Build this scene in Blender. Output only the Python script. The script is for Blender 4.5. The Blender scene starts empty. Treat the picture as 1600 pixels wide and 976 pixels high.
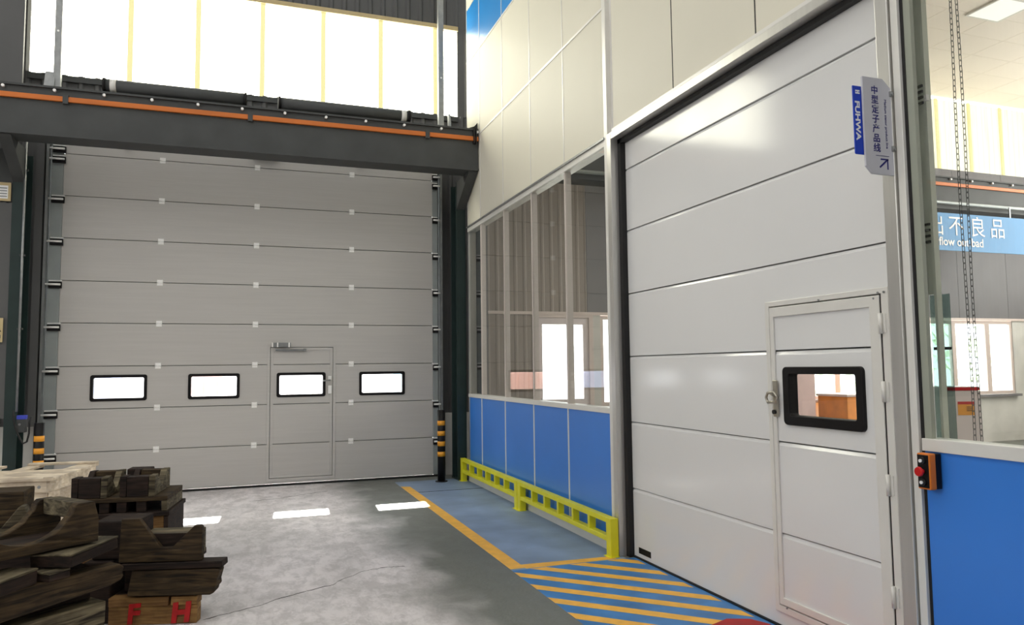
import bpy, bmesh, math, random
from mathutils import Vector, Matrix
random.seed(7)
SC = bpy.context.scene
COL = SC.collection
PI = math.pi

# ------------------------------------------------------------------ camera
def make_camera():
    cd = bpy.data.cameras.new('camera'); cam = bpy.data.objects.new('camera', cd); COL.objects.link(cam)
    right = Vector((0.94209, -0.33519, -0.01164)); fwd = Vector((0.33524, 0.93924, 0.07398))
    fwd.normalize(); right = (right - fwd * right.dot(fwd)).normalized(); up = right.cross(fwd)
    m = Matrix((right, up, -fwd)).transposed().to_4x4(); m.translation = (0, 0, 1.65)
    cam.matrix_world = m
    cd.sensor_width = 36; cd.lens = 1161.46 / 1600 * 36; cd.clip_start = 0.05; cd.clip_end = 300
    SC.camera = cam
make_camera()

# ------------------------------------------------------------------ light, sky, exposure
W = bpy.data.worlds.new('world'); SC.world = W; W.use_nodes = True
bg = W.node_tree.nodes['Background']; bg.inputs[0].default_value = (0.93, 0.97, 1.0, 1); bg.inputs[1].default_value = 8.0
sd = bpy.data.lights.new('sun', 'SUN'); sd.energy = 22; sd.angle = math.radians(0.6); sd.color = (1.0, 0.95, 0.86)
so = bpy.data.objects.new('sun', sd); COL.objects.link(so)
so.rotation_euler = Vector((-0.13, -2.2, -1.40)).to_track_quat('-Z', 'Y').to_euler(); so.location = (0, 20, 15)
STRIP_E, ROOF_FILL_E, SIDE_FILL_E, FRONT_FILL_E, ANNEX_E, ANNEX_STRIP_E, ANNEX_FILL_E = 9.6, 3.1, 4.7, 0.15, 1.0, 1.15, 9.0
SC.view_settings.view_transform = 'Standard'; SC.view_settings.look = 'None'
SC.view_settings.exposure = 0.0; SC.view_settings.gamma = 1.0; SC.view_settings.use_curve_mapping = False
SC.cycles.max_bounces = 10; SC.cycles.diffuse_bounces = 5; SC.cycles.glossy_bounces = 4; SC.cycles.transparent_max_bounces = 16
SC.cycles.use_denoising = True; SC.cycles.sample_clamp_indirect = 6

# ------------------------------------------------------------------ materials
def srgb(r, g, b):
    f = lambda c: (c / 255 / 12.92) if c / 255 <= 0.04045 else ((c / 255 + 0.055) / 1.055) ** 2.4
    return (f(r), f(g), f(b), 1)
def mat(name, col, rough=0.5, metal=0.0, var=0.08, scale=6.0, bump=0.0, bscale=40.0, stretch=(1, 1, 1), spec=0.5, rvar=0.0):
    m = bpy.data.materials.new(name); m.use_nodes = True; nt = m.node_tree; N = nt.nodes; L = nt.links
    p = N['Principled BSDF']; p.inputs['Roughness'].default_value = rough; p.inputs['Metallic'].default_value = metal
    p.inputs['Specular IOR Level'].default_value = spec
    tc = N.new('ShaderNodeTexCoord'); mp = N.new('ShaderNodeMapping'); mp.inputs['Scale'].default_value = stretch
    L.new(tc.outputs['Object'], mp.inputs[0])
    n = N.new('ShaderNodeTexNoise'); n.inputs['Scale'].default_value = scale; n.inputs['Detail'].default_value = 6
    L.new(mp.outputs[0], n.inputs['Vector'])
    cr = N.new('ShaderNodeValToRGB'); cr.color_ramp.elements[0].position = 0.3; cr.color_ramp.elements[1].position = 0.7
    cr.color_ramp.elements[0].color = tuple(c * (1 - var) for c in col[:3]) + (1,)
    cr.color_ramp.elements[1].color = tuple(min(1, c * (1 + var)) for c in col[:3]) + (1,)
    L.new(n.outputs['Fac'], cr.inputs[0]); L.new(cr.outputs[0], p.inputs['Base Color'])
    if rvar:
        mr = N.new('ShaderNodeMapRange'); mr.inputs['To Min'].default_value = rough - rvar; mr.inputs['To Max'].default_value = rough + rvar
        L.new(n.outputs['Fac'], mr.inputs['Value']); L.new(mr.outputs[0], p.inputs['Roughness'])
    if bump:
        b = N.new('ShaderNodeBump'); b.inputs['Strength'].default_value = bump; b.inputs['Distance'].default_value = 0.01
        n2 = N.new('ShaderNodeTexNoise'); n2.inputs['Scale'].default_value = bscale; n2.inputs['Detail'].default_value = 4
        L.new(mp.outputs[0], n2.inputs['Vector']); L.new(n2.outputs['Fac'], b.inputs['Height']); L.new(b.outputs[0], p.inputs['Normal'])
    return m
def emit(name, col, strength, streak=0.0, base=0.4):
    """something that gives off light: translucent daylight sheets, lamps and added fill panels"""
    m = bpy.data.materials.new(name); m.use_nodes = True; nt = m.node_tree; N = nt.nodes; L = nt.links
    p = N['Principled BSDF']; p.inputs['Base Color'].default_value = tuple(c * base for c in col[:3]) + (1,); p.inputs['Roughness'].default_value = 0.5
    p.inputs['Emission Strength'].default_value = strength; p.inputs['Emission Color'].default_value = col
    if streak:
        tc = N.new('ShaderNodeTexCoord'); mp = N.new('ShaderNodeMapping'); mp.inputs['Scale'].default_value = (9, 9, 0.5)
        n = N.new('ShaderNodeTexNoise'); n.inputs['Scale'].default_value = 2.0; n.inputs['Detail'].default_value = 5
        cr = N.new('ShaderNodeValToRGB'); cr.color_ramp.elements[0].position = 0.34; cr.color_ramp.elements[1].position = 0.5
        cr.color_ramp.elements[0].color = (col[0] * (1 - streak * .8), col[1] * (1 - streak * .8), col[2] * (1 - streak * 1.6), 1); cr.color_ramp.elements[1].color = col
        L.new(tc.outputs['Object'], mp.inputs[0]); L.new(mp.outputs[0], n.inputs['Vector']); L.new(n.outputs['Fac'], cr.inputs[0]); L.new(cr.outputs[0], p.inputs['Emission Color'])
    return m
def glass(name, tint=(1, 1, 1), refl=1.0):
    m = bpy.data.materials.new(name); m.use_nodes = True; nt = m.node_tree; N = nt.nodes; L = nt.links
    for n in list(N): N.remove(n)
    out = N.new('ShaderNodeOutputMaterial'); mix = N.new('ShaderNodeMixShader'); tr = N.new('ShaderNodeBsdfTransparent'); gl = N.new('ShaderNodeBsdfGlossy')
    tr.inputs[0].default_value = (*tint, 1); gl.inputs['Roughness'].default_value = 0.0
    lw = N.new('ShaderNodeLayerWeight'); lw.inputs[0].default_value = 0.5
    pw = N.new('ShaderNodeMath'); pw.operation = 'POWER'; pw.inputs[1].default_value = 5
    ma = N.new('ShaderNodeMath'); ma.operation = 'MULTIPLY_ADD'; ma.inputs[1].default_value = 0.94 * refl; ma.inputs[2].default_value = 0.05 * refl
    L.new(lw.outputs['Facing'], pw.inputs[0]); L.new(pw.outputs[0], ma.inputs[0]); L.new(ma.outputs[0], mix.inputs[0])
    L.new(tr.outputs[0], mix.inputs[1]); L.new(gl.outputs[0], mix.inputs[2]); L.new(mix.outputs[0], out.inputs[0])
    return m
def wood(name, dark, light, rough=0.75, sc=1.0):
    m = bpy.data.materials.new(name); m.use_nodes = True; nt = m.node_tree; N = nt.nodes; L = nt.links
    p = N['Principled BSDF']; p.inputs['Roughness'].default_value = rough; p.inputs['Specular IOR Level'].default_value = 0.3
    tc = N.new('ShaderNodeTexCoord'); mp = N.new('ShaderNodeMapping'); mp.inputs['Scale'].default_value = (2.2 * sc, 9 * sc, 26 * sc)
    oi = N.new('ShaderNodeObjectInfo'); ad = N.new('ShaderNodeVectorMath'); ad.operation = 'MULTIPLY_ADD'; ad.inputs[1].default_value = (1, 1, 1)
    cb = N.new('ShaderNodeCombineXYZ'); mu = N.new('ShaderNodeMath'); mu.operation = 'MULTIPLY'; mu.inputs[1].default_value = 37
    L.new(oi.outputs['Random'], mu.inputs[0]); L.new(mu.outputs[0], cb.inputs[0]); L.new(mu.outputs[0], cb.inputs[2])
    L.new(tc.outputs['Object'], ad.inputs[0]); L.new(cb.outputs[0], ad.inputs[2]); L.new(ad.outputs[0], mp.inputs[0])
    n = N.new('ShaderNodeTexNoise'); n.inputs['Scale'].default_value = 1.6; n.inputs['Detail'].default_value = 8; n.inputs['Distortion'].default_value = 0.8
    L.new(mp.outputs[0], n.inputs['Vector'])
    cr = N.new('ShaderNodeValToRGB'); cr.color_ramp.elements[0].position = 0.32; cr.color_ramp.elements[1].position = 0.72
    cr.color_ramp.elements[0].color = dark; cr.color_ramp.elements[1].color = light
    L.new(n.outputs['Fac'], cr.inputs[0])
    # blotchy dirt with its own shape
    n3 = N.new('ShaderNodeTexNoise'); n3.inputs['Scale'].default_value = 5; n3.inputs['Detail'].default_value = 6
    L.new(ad.outputs[0], n3.inputs['Vector'])
    cr3 = N.new('ShaderNodeValToRGB'); cr3.color_ramp.elements[0].position = 0.42; cr3.color_ramp.elements[1].position = 0.62
    cr3.color_ramp.elements[0].color = (0.55, 0.52, 0.5, 1); cr3.color_ramp.elements[1].color = (1, 1, 1, 1)
    mx = N.new('ShaderNodeMixRGB'); mx.blend_type = 'MULTIPLY'; mx.inputs[0].default_value = 0.8
    L.new(n3.outputs['Fac'], cr3.inputs[0]); L.new(cr.outputs[0], mx.inputs[1]); L.new(cr3.outputs[0], mx.inputs[2]); L.new(mx.outputs[0], p.inputs['Base Color'])
    b = N.new('ShaderNodeBump'); b.inputs['Strength'].default_value = 0.35; b.inputs['Distance'].default_value = 0.01
    L.new(n.outputs['Fac'], b.inputs['Height']); L.new(b.outputs[0], p.inputs['Normal'])
    return m

M = {}
M['doorA'] = mat('grey white door paint', srgb(190, 187, 183), 0.42, var=0.03, scale=1.3, bump=0.12, bscale=2.2, stretch=(1, 1, 28))
M['doorB'] = mat('glossy white door paint', srgb(226, 226, 225), 0.12, var=0.015, scale=1.0, bump=0.012, bscale=1.5)
M['panel'] = mat('white sandwich panel', srgb(220, 216, 200), 0.5, var=0.015, scale=1.0, spec=0.12)
M['blue'] = mat('blue dado panel', srgb(60, 130, 222), 0.3, var=0.04, scale=1.5)
M['bluetop'] = mat('sky blue panel', srgb(42, 134, 206), 0.3, var=0.04, scale=1.5)
M['alu'] = mat('brushed aluminium', srgb(214, 212, 208), 0.36, 0.75, var=0.05, scale=3, stretch=(8, 8, 0.4))
M['aluw'] = mat('white aluminium trim', srgb(226, 224, 218), 0.35, 0.1, var=0.03)
M['mull'] = mat('pale pinkish mullion', srgb(206, 196, 190), 0.4, 0.0, var=0.03)
M['trackpaint'] = mat('grey green track paint', srgb(226, 230, 216), 0.5, 0.0, var=0.06, scale=3)
M['olive'] = mat('grey olive profile', srgb(158, 162, 148), 0.4, 0.0, var=0.05, scale=3)
M['steel'] = mat('galvanised steel', srgb(150, 152, 152), 0.4, 0.7, var=0.12, scale=12)
M['bright'] = mat('bright zinc plate', srgb(246, 245, 242), 0.3, 0.1, var=0.02, scale=20)
M['stile'] = mat('grey door end cap', srgb(150, 156, 155), 0.5, 0.2, var=0.06)
M['black'] = mat('black rubber', srgb(18, 17, 18), 0.55, var=0.2)
M['blackplastic'] = mat('black plastic', srgb(18, 16, 17), 0.45, var=0.1, spec=0.25)
M['darksteel'] = mat('dark painted steel', srgb(66, 68, 68), 0.6, 0.0, var=0.14, scale=3, bump=0.05)
M['greensteel'] = mat('dark green column paint', srgb(24, 44, 42), 0.5, var=0.15, scale=4)
M['clad'] = mat('dark grey cladding', srgb(88, 88, 88), 0.6, var=0.08, scale=2)
M['taupe'] = mat('taupe cladding', srgb(140, 128, 118), 0.55, var=0.07, scale=3, stretch=(6, 6, 0.3))
M['greypanel'] = mat('grey lining panel', srgb(112, 110, 112), 0.6, var=0.05, scale=2)
M['plaster'] = mat('rough white plaster', srgb(206, 204, 198), 0.85, var=0.1, scale=2.4, bump=0.2, bscale=14)
M['orange'] = mat('orange conductor rail', srgb(206, 112, 40), 0.45, var=0.1, scale=4, stretch=(0.5, 4, 4))
M['amber'] = mat('amber band', srgb(236, 160, 40), 0.45, var=0.08, scale=10)
M['yellow'] = mat('yellow rail paint', srgb(226, 220, 34), 0.4, var=0.06, scale=8)
M['linepaint'] = mat('orange yellow line paint', srgb(240, 182, 72), 0.5, var=0.12, scale=9, rvar=0.1)
M['bluefloor'] = mat('blue floor paint', srgb(128, 148, 174), 0.5, var=0.22, scale=2.2, bump=0.08, bscale=9, rvar=0.08, spec=0.8)
M['deckpaint'] = mat('bright blue hatch paint', srgb(62, 124, 184), 0.45, var=0.22, scale=5, rvar=0.1)
M['crack'] = mat('dark crack', srgb(40, 38, 36), 0.9)
M['lightwood'] = wood('pale crate wood', srgb(216, 199, 172), srgb(245, 233, 214), 0.7)
M['wood'] = wood('weathered brown wood', srgb(28, 21, 14), srgb(92, 74, 48))
M['wood2'] = wood('reddish old wood', srgb(24, 17, 14), srgb(60, 44, 35))
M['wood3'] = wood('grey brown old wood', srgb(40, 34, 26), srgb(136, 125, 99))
M['boxwood'] = wood('yellowed box wood', srgb(120, 84, 52), srgb(178, 140, 84))
M['redpaint'] = mat('red paint', srgb(186, 22, 24), 0.5, var=0.2, scale=20)
M['redmat'] = mat('red mat', srgb(170, 26, 24), 0.6, var=0.2, scale=8)
M['signgrey'] = mat('light grey sign board', srgb(196, 196, 204), 0.3, var=0.02)
M['signblue'] = mat('blue sign tag', srgb(20, 62, 190), 0.35, var=0.03)
M['navy'] = mat('navy lettering', srgb(26, 24, 110), 0.4)
M['white'] = mat('white lettering', srgb(240, 240, 240), 0.45, var=0.02)
M['bannerblue'] = mat('banner blue', srgb(44, 132, 190), 0.45, var=0.05, scale=2)
M['ceil'] = mat('white ceiling tile', srgb(236, 226, 212), 0.6, var=0.03, scale=1)
M['whitecab'] = mat('white cabinet', srgb(232, 232, 236), 0.4, var=0.02)
M['pinkcab'] = mat('pale pinkish cabinet door', srgb(226, 214, 214), 0.4, var=0.02)
M['red'] = mat('red plastic', srgb(200, 26, 28), 0.3, var=0.05)
M['ctlorange'] = mat('orange control cover', srgb(222, 118, 24), 0.4, var=0.05)
M['bluecap'] = mat('blue cap', srgb(62, 74, 190), 0.4, var=0.05)
M['cardboard'] = mat('orange board', srgb(226, 140, 52), 0.6, var=0.16, scale=5)
M['cream'] = mat('cream card', srgb(196, 176, 132), 0.6, var=0.06)
M['pinkwall'] = mat('pinkish painted frame', srgb(214, 186, 180), 0.5, var=0.05)
M['winframe'] = mat('pale window frame', srgb(216, 200, 192), 0.4, var=0.03)
M['brass'] = mat('dull steel lock', srgb(190, 184, 170), 0.3, 0.8, var=0.1)
M['yard'] = mat('pale yard concrete', srgb(200, 198, 192), 0.8, var=0.06)
M['extwall'] = mat('white outside wall', srgb(236, 234, 236), 0.7, var=0.03)
M['extred'] = mat('faded red outside', srgb(212, 164, 152), 0.7, var=0.06)
M['extblue'] = mat('faded blue outside', srgb(164, 174, 212), 0.7, var=0.06)
M['boardblue'] = mat('pale blue board', srgb(150, 186, 206), 0.6, var=0.04)
M['leaf'] = mat('pale green leaves', srgb(196, 206, 178), 0.7, var=0.3, scale=6)
M['strip'] = emit('daylit polycarbonate', (1.0, 0.985, 0.84, 1), STRIP_E, streak=0.12)
M['overlap'] = emit('daylit sheet overlap', (0.80, 0.74, 0.36, 1), 0.95)
M['roof_fill'] = emit('added roof fill', (1.0, 0.99, 0.96, 1), ROOF_FILL_E)
M['annexlamp'] = emit('lit ceiling panel', (1.0, 0.97, 0.84, 1), ANNEX_E)
M['annexstrip'] = emit('daylit annex sheet', (1.0, 0.96, 0.74, 1), ANNEX_STRIP_E, streak=0.12)
M['side_fill'] = emit('added left wall fill', (1.0, 0.99, 0.95, 1), SIDE_FILL_E)
M['front_fill'] = emit('added front wall fill', (1.0, 0.99, 0.95, 1), FRONT_FILL_E)
M['annex_fill'] = emit('added annex wall fill', (1.0, 0.98, 0.93, 1), ANNEX_FILL_E)
M['pane'] = glass('clear pane', (0.97, 0.98, 0.98))
M['partglass'] = glass('partition glass', (0.93, 0.94, 0.93), 1.1)
M['tintglass'] = glass('greenish tinted glass', (0.52, 0.62, 0.60))

def floor_material():
    m = bpy.data.materials.new('worn concrete floor'); m.use_nodes = True; nt = m.node_tree; N = nt.nodes; L = nt.links
    p = N['Principled BSDF']; tc = N.new('ShaderNodeTexCoord'); p.inputs['Specular IOR Level'].default_value = 0.9; p.inputs['IOR'].default_value = 1.75
    def noise(s, d, dist=0.0, st=(1, 1, 1)):
        mp = N.new('ShaderNodeMapping'); mp.inputs['Scale'].default_value = st; L.new(tc.outputs['Object'], mp.inputs[0])
        n = N.new('ShaderNodeTexNoise'); n.inputs['Scale'].default_value = s; n.inputs['Detail'].default_value = d; n.inputs['Distortion'].default_value = dist
        L.new(mp.outputs[0], n.inputs['Vector']); return n
    a = noise(0.7, 7, 0.6); b = noise(7, 8, 0.4, (1, 0.6, 1)); c = noise(40, 4)
    r1 = N.new('ShaderNodeValToRGB'); r1.color_ramp.elements[0].position = 0.32; r1.color_ramp.elements[1].position = 0.68
    r1.color_ramp.elements[0].color = srgb(192, 187, 187); r1.color_ramp.elements[1].color = srgb(232, 226, 227)
    L.new(a.outputs['Fac'], r1.inputs[0])
    r2 = N.new('ShaderNodeValToRGB'); r2.color_ramp.elements[0].position = 0.36; r2.color_ramp.elements[1].position = 0.62
    r2.color_ramp.elements[0].color = (0.66, 0.65, 0.65, 1); r2.color_ramp.elements[1].color = (1.12, 1.12, 1.13, 1)
    d = noise(24, 6, 1.2, (1, 0.5, 1)); dm = N.new('ShaderNodeMath'); dm.operation = 'MULTIPLY_ADD'; dm.inputs[1].default_value = 0.55; dm.inputs[2].default_value = -0.275
    L.new(d.outputs['Fac'], dm.inputs[0]); da = N.new('ShaderNodeMath'); da.operation = 'ADD'; L.new(b.outputs['Fac'], da.inputs[0]); L.new(dm.outputs[0], da.inputs[1]); L.new(da.outputs[0], r2.inputs[0])
    mx = N.new('ShaderNodeMixRGB'); mx.blend_type = 'MULTIPLY'; mx.inputs[0].default_value = 0.75
    L.new(r1.outputs[0], mx.inputs[1]); L.new(r2.outputs[0], mx.inputs[2])
    # darker greenish tone by the blue zone, painted in where the floor glare ends
    sx = N.new('ShaderNodeSeparateXYZ'); L.new(tc.outputs['Object'], sx.inputs[0])
    e1 = N.new('ShaderNodeMath'); e1.operation = 'MULTIPLY_ADD'; e1.inputs[1].default_value = 1.1; e1.inputs[2].default_value = -0.55; L.new(noise(1.6, 7, 0.3).outputs['Fac'], e1.inputs[0])
    e2 = N.new('ShaderNodeMath'); e2.operation = 'ADD'; L.new(sx.outputs['X'], e2.inputs[0]); L.new(e1.outputs[0], e2.inputs[1])
    e3 = N.new('ShaderNodeMapRange'); e3.inputs['From Min'].default_value = 1.0; e3.inputs['From Max'].default_value = 1.6; L.new(e2.outputs[0], e3.inputs['Value'])
    mg = N.new('ShaderNodeMixRGB'); mg.inputs[2].default_value = srgb(94, 97, 90); L.new(e3.outputs[0], mg.inputs[0]); L.new(mx.outputs[0], mg.inputs[1])
    L.new(mg.outputs[0], p.inputs['Base Color'])
    mr = N.new('ShaderNodeMapRange'); mr.inputs['From Min'].default_value = 0.3; mr.inputs['From Max'].default_value = 0.7; mr.inputs['To Min'].default_value = 0.46; mr.inputs['To Max'].default_value = 0.60
    L.new(b.outputs['Fac'], mr.inputs['Value']); L.new(mr.outputs[0], p.inputs['Roughness'])
    bm = N.new('ShaderNodeBump'); bm.inputs['Strength'].default_value = 0.25; bm.inputs['Distance'].default_value = 0.01
    ad = N.new('ShaderNodeMath'); ad.operation = 'ADD'; L.new(b.outputs['Fac'], ad.inputs[0]); L.new(c.outputs['Fac'], ad.inputs[1])
    L.new(ad.outputs[0], bm.inputs['Height']); L.new(bm.outputs[0], p.inputs['Normal'])
    return m
M['floor'] = floor_material()

# ------------------------------------------------------------------ mesh helpers
class MB:
    def __init__(s): s.bm = bmesh.new()
    def box(s, x0, x1, y0, y1, z0, z1, rot=None):
        vs = [s.bm.verts.new(p) for p in ((x0, y0, z0), (x1, y0, z0), (x1, y1, z0), (x0, y1, z0), (x0, y0, z1), (x1, y0, z1), (x1, y1, z1), (x0, y1, z1))]
        for f in ((3, 2, 1, 0), (4, 5, 6, 7), (0, 1, 5, 4), (1, 2, 6, 5), (2, 3, 7, 6), (3, 0, 4, 7)): s.bm.faces.new([vs[i] for i in f])
        if rot is not None: bmesh.ops.transform(s.bm, matrix=rot, verts=vs)
        return s
    def prism(s, pts, h0, h1, f):
        """pts: outline (a,b); f(a,b,h)->xyz"""
        A = [s.bm.verts.new(f(a, b, h0)) for a, b in pts]; B = [s.bm.verts.new(f(a, b, h1)) for a, b in pts]
        n = len(pts); s.bm.faces.new(A); s.bm.faces.new(B[::-1])
        for i in range(n): s.bm.faces.new([A[i], B[i], B[(i + 1) % n], A[(i + 1) % n]])
        return s
    def ring(s, outer, inner, h0, h1, f):
        n = len(outer)
        O0 = [s.bm.verts.new(f(a, b, h0)) for a, b in outer]; O1 = [s.bm.verts.new(f(a, b, h1)) for a, b in outer]
        I0 = [s.bm.verts.new(f(a, b, h0)) for a, b in inner]; I1 = [s.bm.verts.new(f(a, b, h1)) for a, b in inner]
        for i in range(n):
            j = (i + 1) % n
            s.bm.faces.new([O0[i], O0[j], I0[j], I0[i]]); s.bm.faces.new([O1[j], O1[i], I1[i], I1[j]])
            s.bm.faces.new([O0[j], O0[i], O1[i], O1[j]]); s.bm.faces.new([I0[i], I0[j], I1[j], I1[i]])
        return s
    def cyl(s, p0, p1, r, seg=16, r1=None, smooth=True):
        p0 = Vector(p0); p1 = Vector(p1); d = (p1 - p0).normalized(); r1 = r if r1 is None else r1
        a = d.orthogonal().normalized(); b = d.cross(a)
        A = [s.bm.verts.new(p0 + (a * math.cos(t) + b * math.sin(t)) * r) for t in [2 * PI * i / seg for i in range(seg)]]
        B = [s.bm.verts.new(p1 + (a * math.cos(t) + b * math.sin(t)) * r1) for t in [2 * PI * i / seg for i in range(seg)]]
        s.bm.faces.new(A[::-1]); s.bm.faces.new(B)
        for i in range(seg):
            f = s.bm.faces.new([A[i], A[(i + 1) % seg], B[(i + 1) % seg], B[i]]); f.smooth = smooth
        return s
    def tube(s, pts, r, seg=8, closed=False):
        pts = [Vector(p) for p in pts]; n = len(pts); rings = []; a = None
        for i in range(n):
            if closed: t = pts[(i + 1) % n] - pts[i - 1]
            else: t = pts[min(i + 1, n - 1)] - pts[max(i - 1, 0)]
            t.normalize()
            a = t.orthogonal().normalized() if a is None else (a - t * a.dot(t)).normalized()
            b = t.cross(a)
            rings.append([s.bm.verts.new(pts[i] + (a * math.cos(q) + b * math.sin(q)) * r) for q in [2 * PI * k / seg for k in range(seg)]])
        for i in range(n if closed else n - 1):
            A = rings[i]; B = rings[(i + 1) % n]
            for k in range(seg):
                f = s.bm.faces.new([A[k], A[(k + 1) % seg], B[(k + 1) % seg], B[k]]); f.smooth = True
        if not closed: s.bm.faces.new(rings[0][::-1]); s.bm.faces.new(rings[-1])
        return s
    def plate(s, u0, u1, v0, v1, holes, h0, h1, f):
        us = sorted(set([u0, u1] + [min(max(q, u0), u1) for h in holes for q in h[:2]])); vs = sorted(set([v0, v1] + [min(max(q, v0), v1) for h in holes for q in h[2:]]))
        V0 = {}; V1 = {}; keep = set()
        for i in range(len(us) - 1):
            for j in range(len(vs) - 1):
                cu, cv = (us[i] + us[i + 1]) / 2, (vs[j] + vs[j + 1]) / 2
                if not any(h[0] < cu < h[1] and h[2] < cv < h[3] for h in holes): keep.add((i, j))
        def g(D, i, j, h):
            if (i, j) not in D: D[(i, j)] = s.bm.verts.new(f(us[i], vs[j], h))
            return D[(i, j)]
        for (i, j) in keep:
            c = [(i, j), (i + 1, j), (i + 1, j + 1), (i, j + 1)]
            s.bm.faces.new([g(V0, *q, h0) for q in c]); s.bm.faces.new([g(V1, *q, h1) for q in c[::-1]])
            for (di, dj), (p, q) in (((0, -1), (0, 1)), ((1, 0), (1, 2)), ((0, 1), (2, 3)), ((-1, 0), (3, 0))):
                if (i + di, j + dj) not in keep:
                    s.bm.faces.new([g(V0, *c[q], h0), g(V0, *c[p], h0), g(V1, *c[p], h1), g(V1, *c[q], h1)])
        return s
    def corr(s, x0, x1, z0, z1, y, period=0.2, depth=0.03):
        xs = []; x = x0
        while x < x1:
            for fx, d in ((0, 0), (0.55, 0), (0.68, 1), (0.87, 1)):
                q = x + fx * period
                if q < x1: xs.append((q, y - d * depth))
            x += period
        xs.append((x1, y))
        A = [s.bm.verts.new((a, b, z0)) for a, b in xs]; B = [s.bm.verts.new((a, b, z1)) for a, b in xs]
        A2 = [s.bm.verts.new((a, y + 0.04, z0)) for a in (x0, x1)]; B2 = [s.bm.verts.new((a, y + 0.04, z1)) for a in (x0, x1)]
        for i in range(len(xs) - 1): s.bm.faces.new([A[i], A[i + 1], B[i + 1], B[i]])
        s.bm.faces.new([A2[1], A2[0], B2[0], B2[1]]); s.bm.faces.new([A2[0], A[0], B[0], B2[0]]); s.bm.faces.new([A[-1], A2[1], B2[1], B[-1]])
        s.bm.faces.new(A[::-1] + [A2[0], A2[1]]); s.bm.faces.new(B + [B2[1], B2[0]])
        return s
    def build(s, name, m, parent=None, bevel=0.0, loc=None, rotz=0, seg=2):
        bmesh.ops.recalc_face_normals(s.bm, faces=s.bm.faces)
        me = bpy.data.meshes.new(name); s.bm.to_mesh(me); s.bm.free(); me.materials.append(m if not isinstance(m, str) else M[m])
        o = bpy.data.objects.new(name, me); COL.objects.link(o)
        if parent: o.parent = parent
        if loc is not None: o.location = loc
        o.rotation_euler.z = rotz
        if bevel:
            b = o.modifiers.new('bevel', 'BEVEL'); b.width = bevel; b.segments = seg; b.limit_method = 'ANGLE'; b.angle_limit = math.radians(40)
        return o
def XYZ(a, b, h): return (a, b, h)
def XZ(a, b, h): return (a, h, b)      # outline in x,z ; extruded along y
def YZ(a, b, h): return (h, a, b)      # outline in y,z ; extruded along x
def rrect(a0, a1, b0, b1, r, n=5):
    out = []
    for cx, cy, t0 in ((a1 - r, b1 - r, 0), (a0 + r, b1 - r, 90), (a0 + r, b0 + r, 180), (a1 - r, b0 + r, 270)):
        for k in range(n + 1):
            t = math.radians(t0 + 90 * k / n); out.append((cx + r * math.cos(t), cy + r * math.sin(t)))
    return out
def tag(o, label, cat, group=None, kind=None):
    o['label'] = label; o['category'] = cat
    if group: o['group'] = group
    if kind: o['kind'] = kind
    return o
def thing(name, label, cat, loc=(0, 0, 0), rotz=0, group=None, kind=None):
    o = bpy.data.objects.new(name, None); o.empty_display_size = 0.1; COL.objects.link(o); o.location = loc; o.rotation_euler.z = rotz
    return tag(o, label, cat, group, kind)
def struct(o, label=None, cat=None):
    o['kind'] = 'structure'
    if label: o['label'] = label; o['category'] = cat
    return o
def copytree(o, parent=None):
    c = o.copy(); COL.objects.link(c)
    if parent: c.parent = parent
    for ch in list(o.children): copytree(ch, c)
    return c
def dupe(o, parent=None, **kw):
    c = o.copy(); COL.objects.link(c)
    if parent: c.parent = parent
    if 'loc' in kw: c.location = kw['loc']
    return c
def text(body, size, m, parent, mtx, name='lettering', extrude=0.0008, spacing=1.0, bold=0.0, sx=1.0):
    cu = bpy.data.curves.new('lettering', 'FONT'); cu.body = body; cu.size = size; cu.extrude = extrude; cu.space_character = spacing; cu.align_x = 'CENTER'; cu.offset = bold
    tmp = bpy.data.objects.new('tmp', cu); COL.objects.link(tmp); bpy.context.view_layer.update()
    dg = bpy.context.evaluated_depsgraph_get(); me = bpy.data.meshes.new_from_object(tmp.evaluated_get(dg))
    bpy.data.objects.remove(tmp)
    me.transform(Matrix.Diagonal((sx, 1, 1, 1))); me.transform(mtx); me.materials.clear(); me.materials.append(M[m])
    o = bpy.data.objects.new(name, me); COL.objects.link(o)
    if parent: o.parent = parent
    return o
def frame_mtx(origin, right, up):
    right = Vector(right).normalized(); up = Vector(up).normalized(); n = right.cross(up)
    m = Matrix((right, up, n)).transposed().to_4x4(); m.translation = origin; return m

# ------------------------------------------------------------------ STRUCTURE : floor and shell
XB = 3.11                     # face of the partition wall
YW = 11.4                     # face of the gable wall
fl = struct(MB().box(-14, 17, -14, 11.6, -0.15, 0).build('floor', 'floor'), 'worn grey concrete workshop floor', 'floor')
MB().plate(2.06, 3.105, -4, 10.95, [], 0.0002, 0.0012, XYZ).build('blue_paint_zone', 'bluefloor', fl)
MB().plate(2.06, 3.2, -4, 5.84, [], 0.0012, 0.0016, XYZ).build('blue_hatch_zone', 'deckpaint', fl)
MB().prism([(2.06, 5.885), (2.19, 5.885), (2.185, 10.46), (2.06, 10.52)], 0.0016, 0.0024, XYZ).build('yellow_line', 'linepaint', fl)
MB().prism([(2.19, 5.86), (3.02, 5.86), (3.02, 5.95), (2.19, 5.99)], 0.0016, 0.0024, XYZ).build('yellow_line', 'linepaint', fl)
MB().plate(2.06, 3.1, 9.93, 9.96, [], 0.0012, 0.0018, XYZ).build('dark_joint', 'crack', fl)
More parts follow.
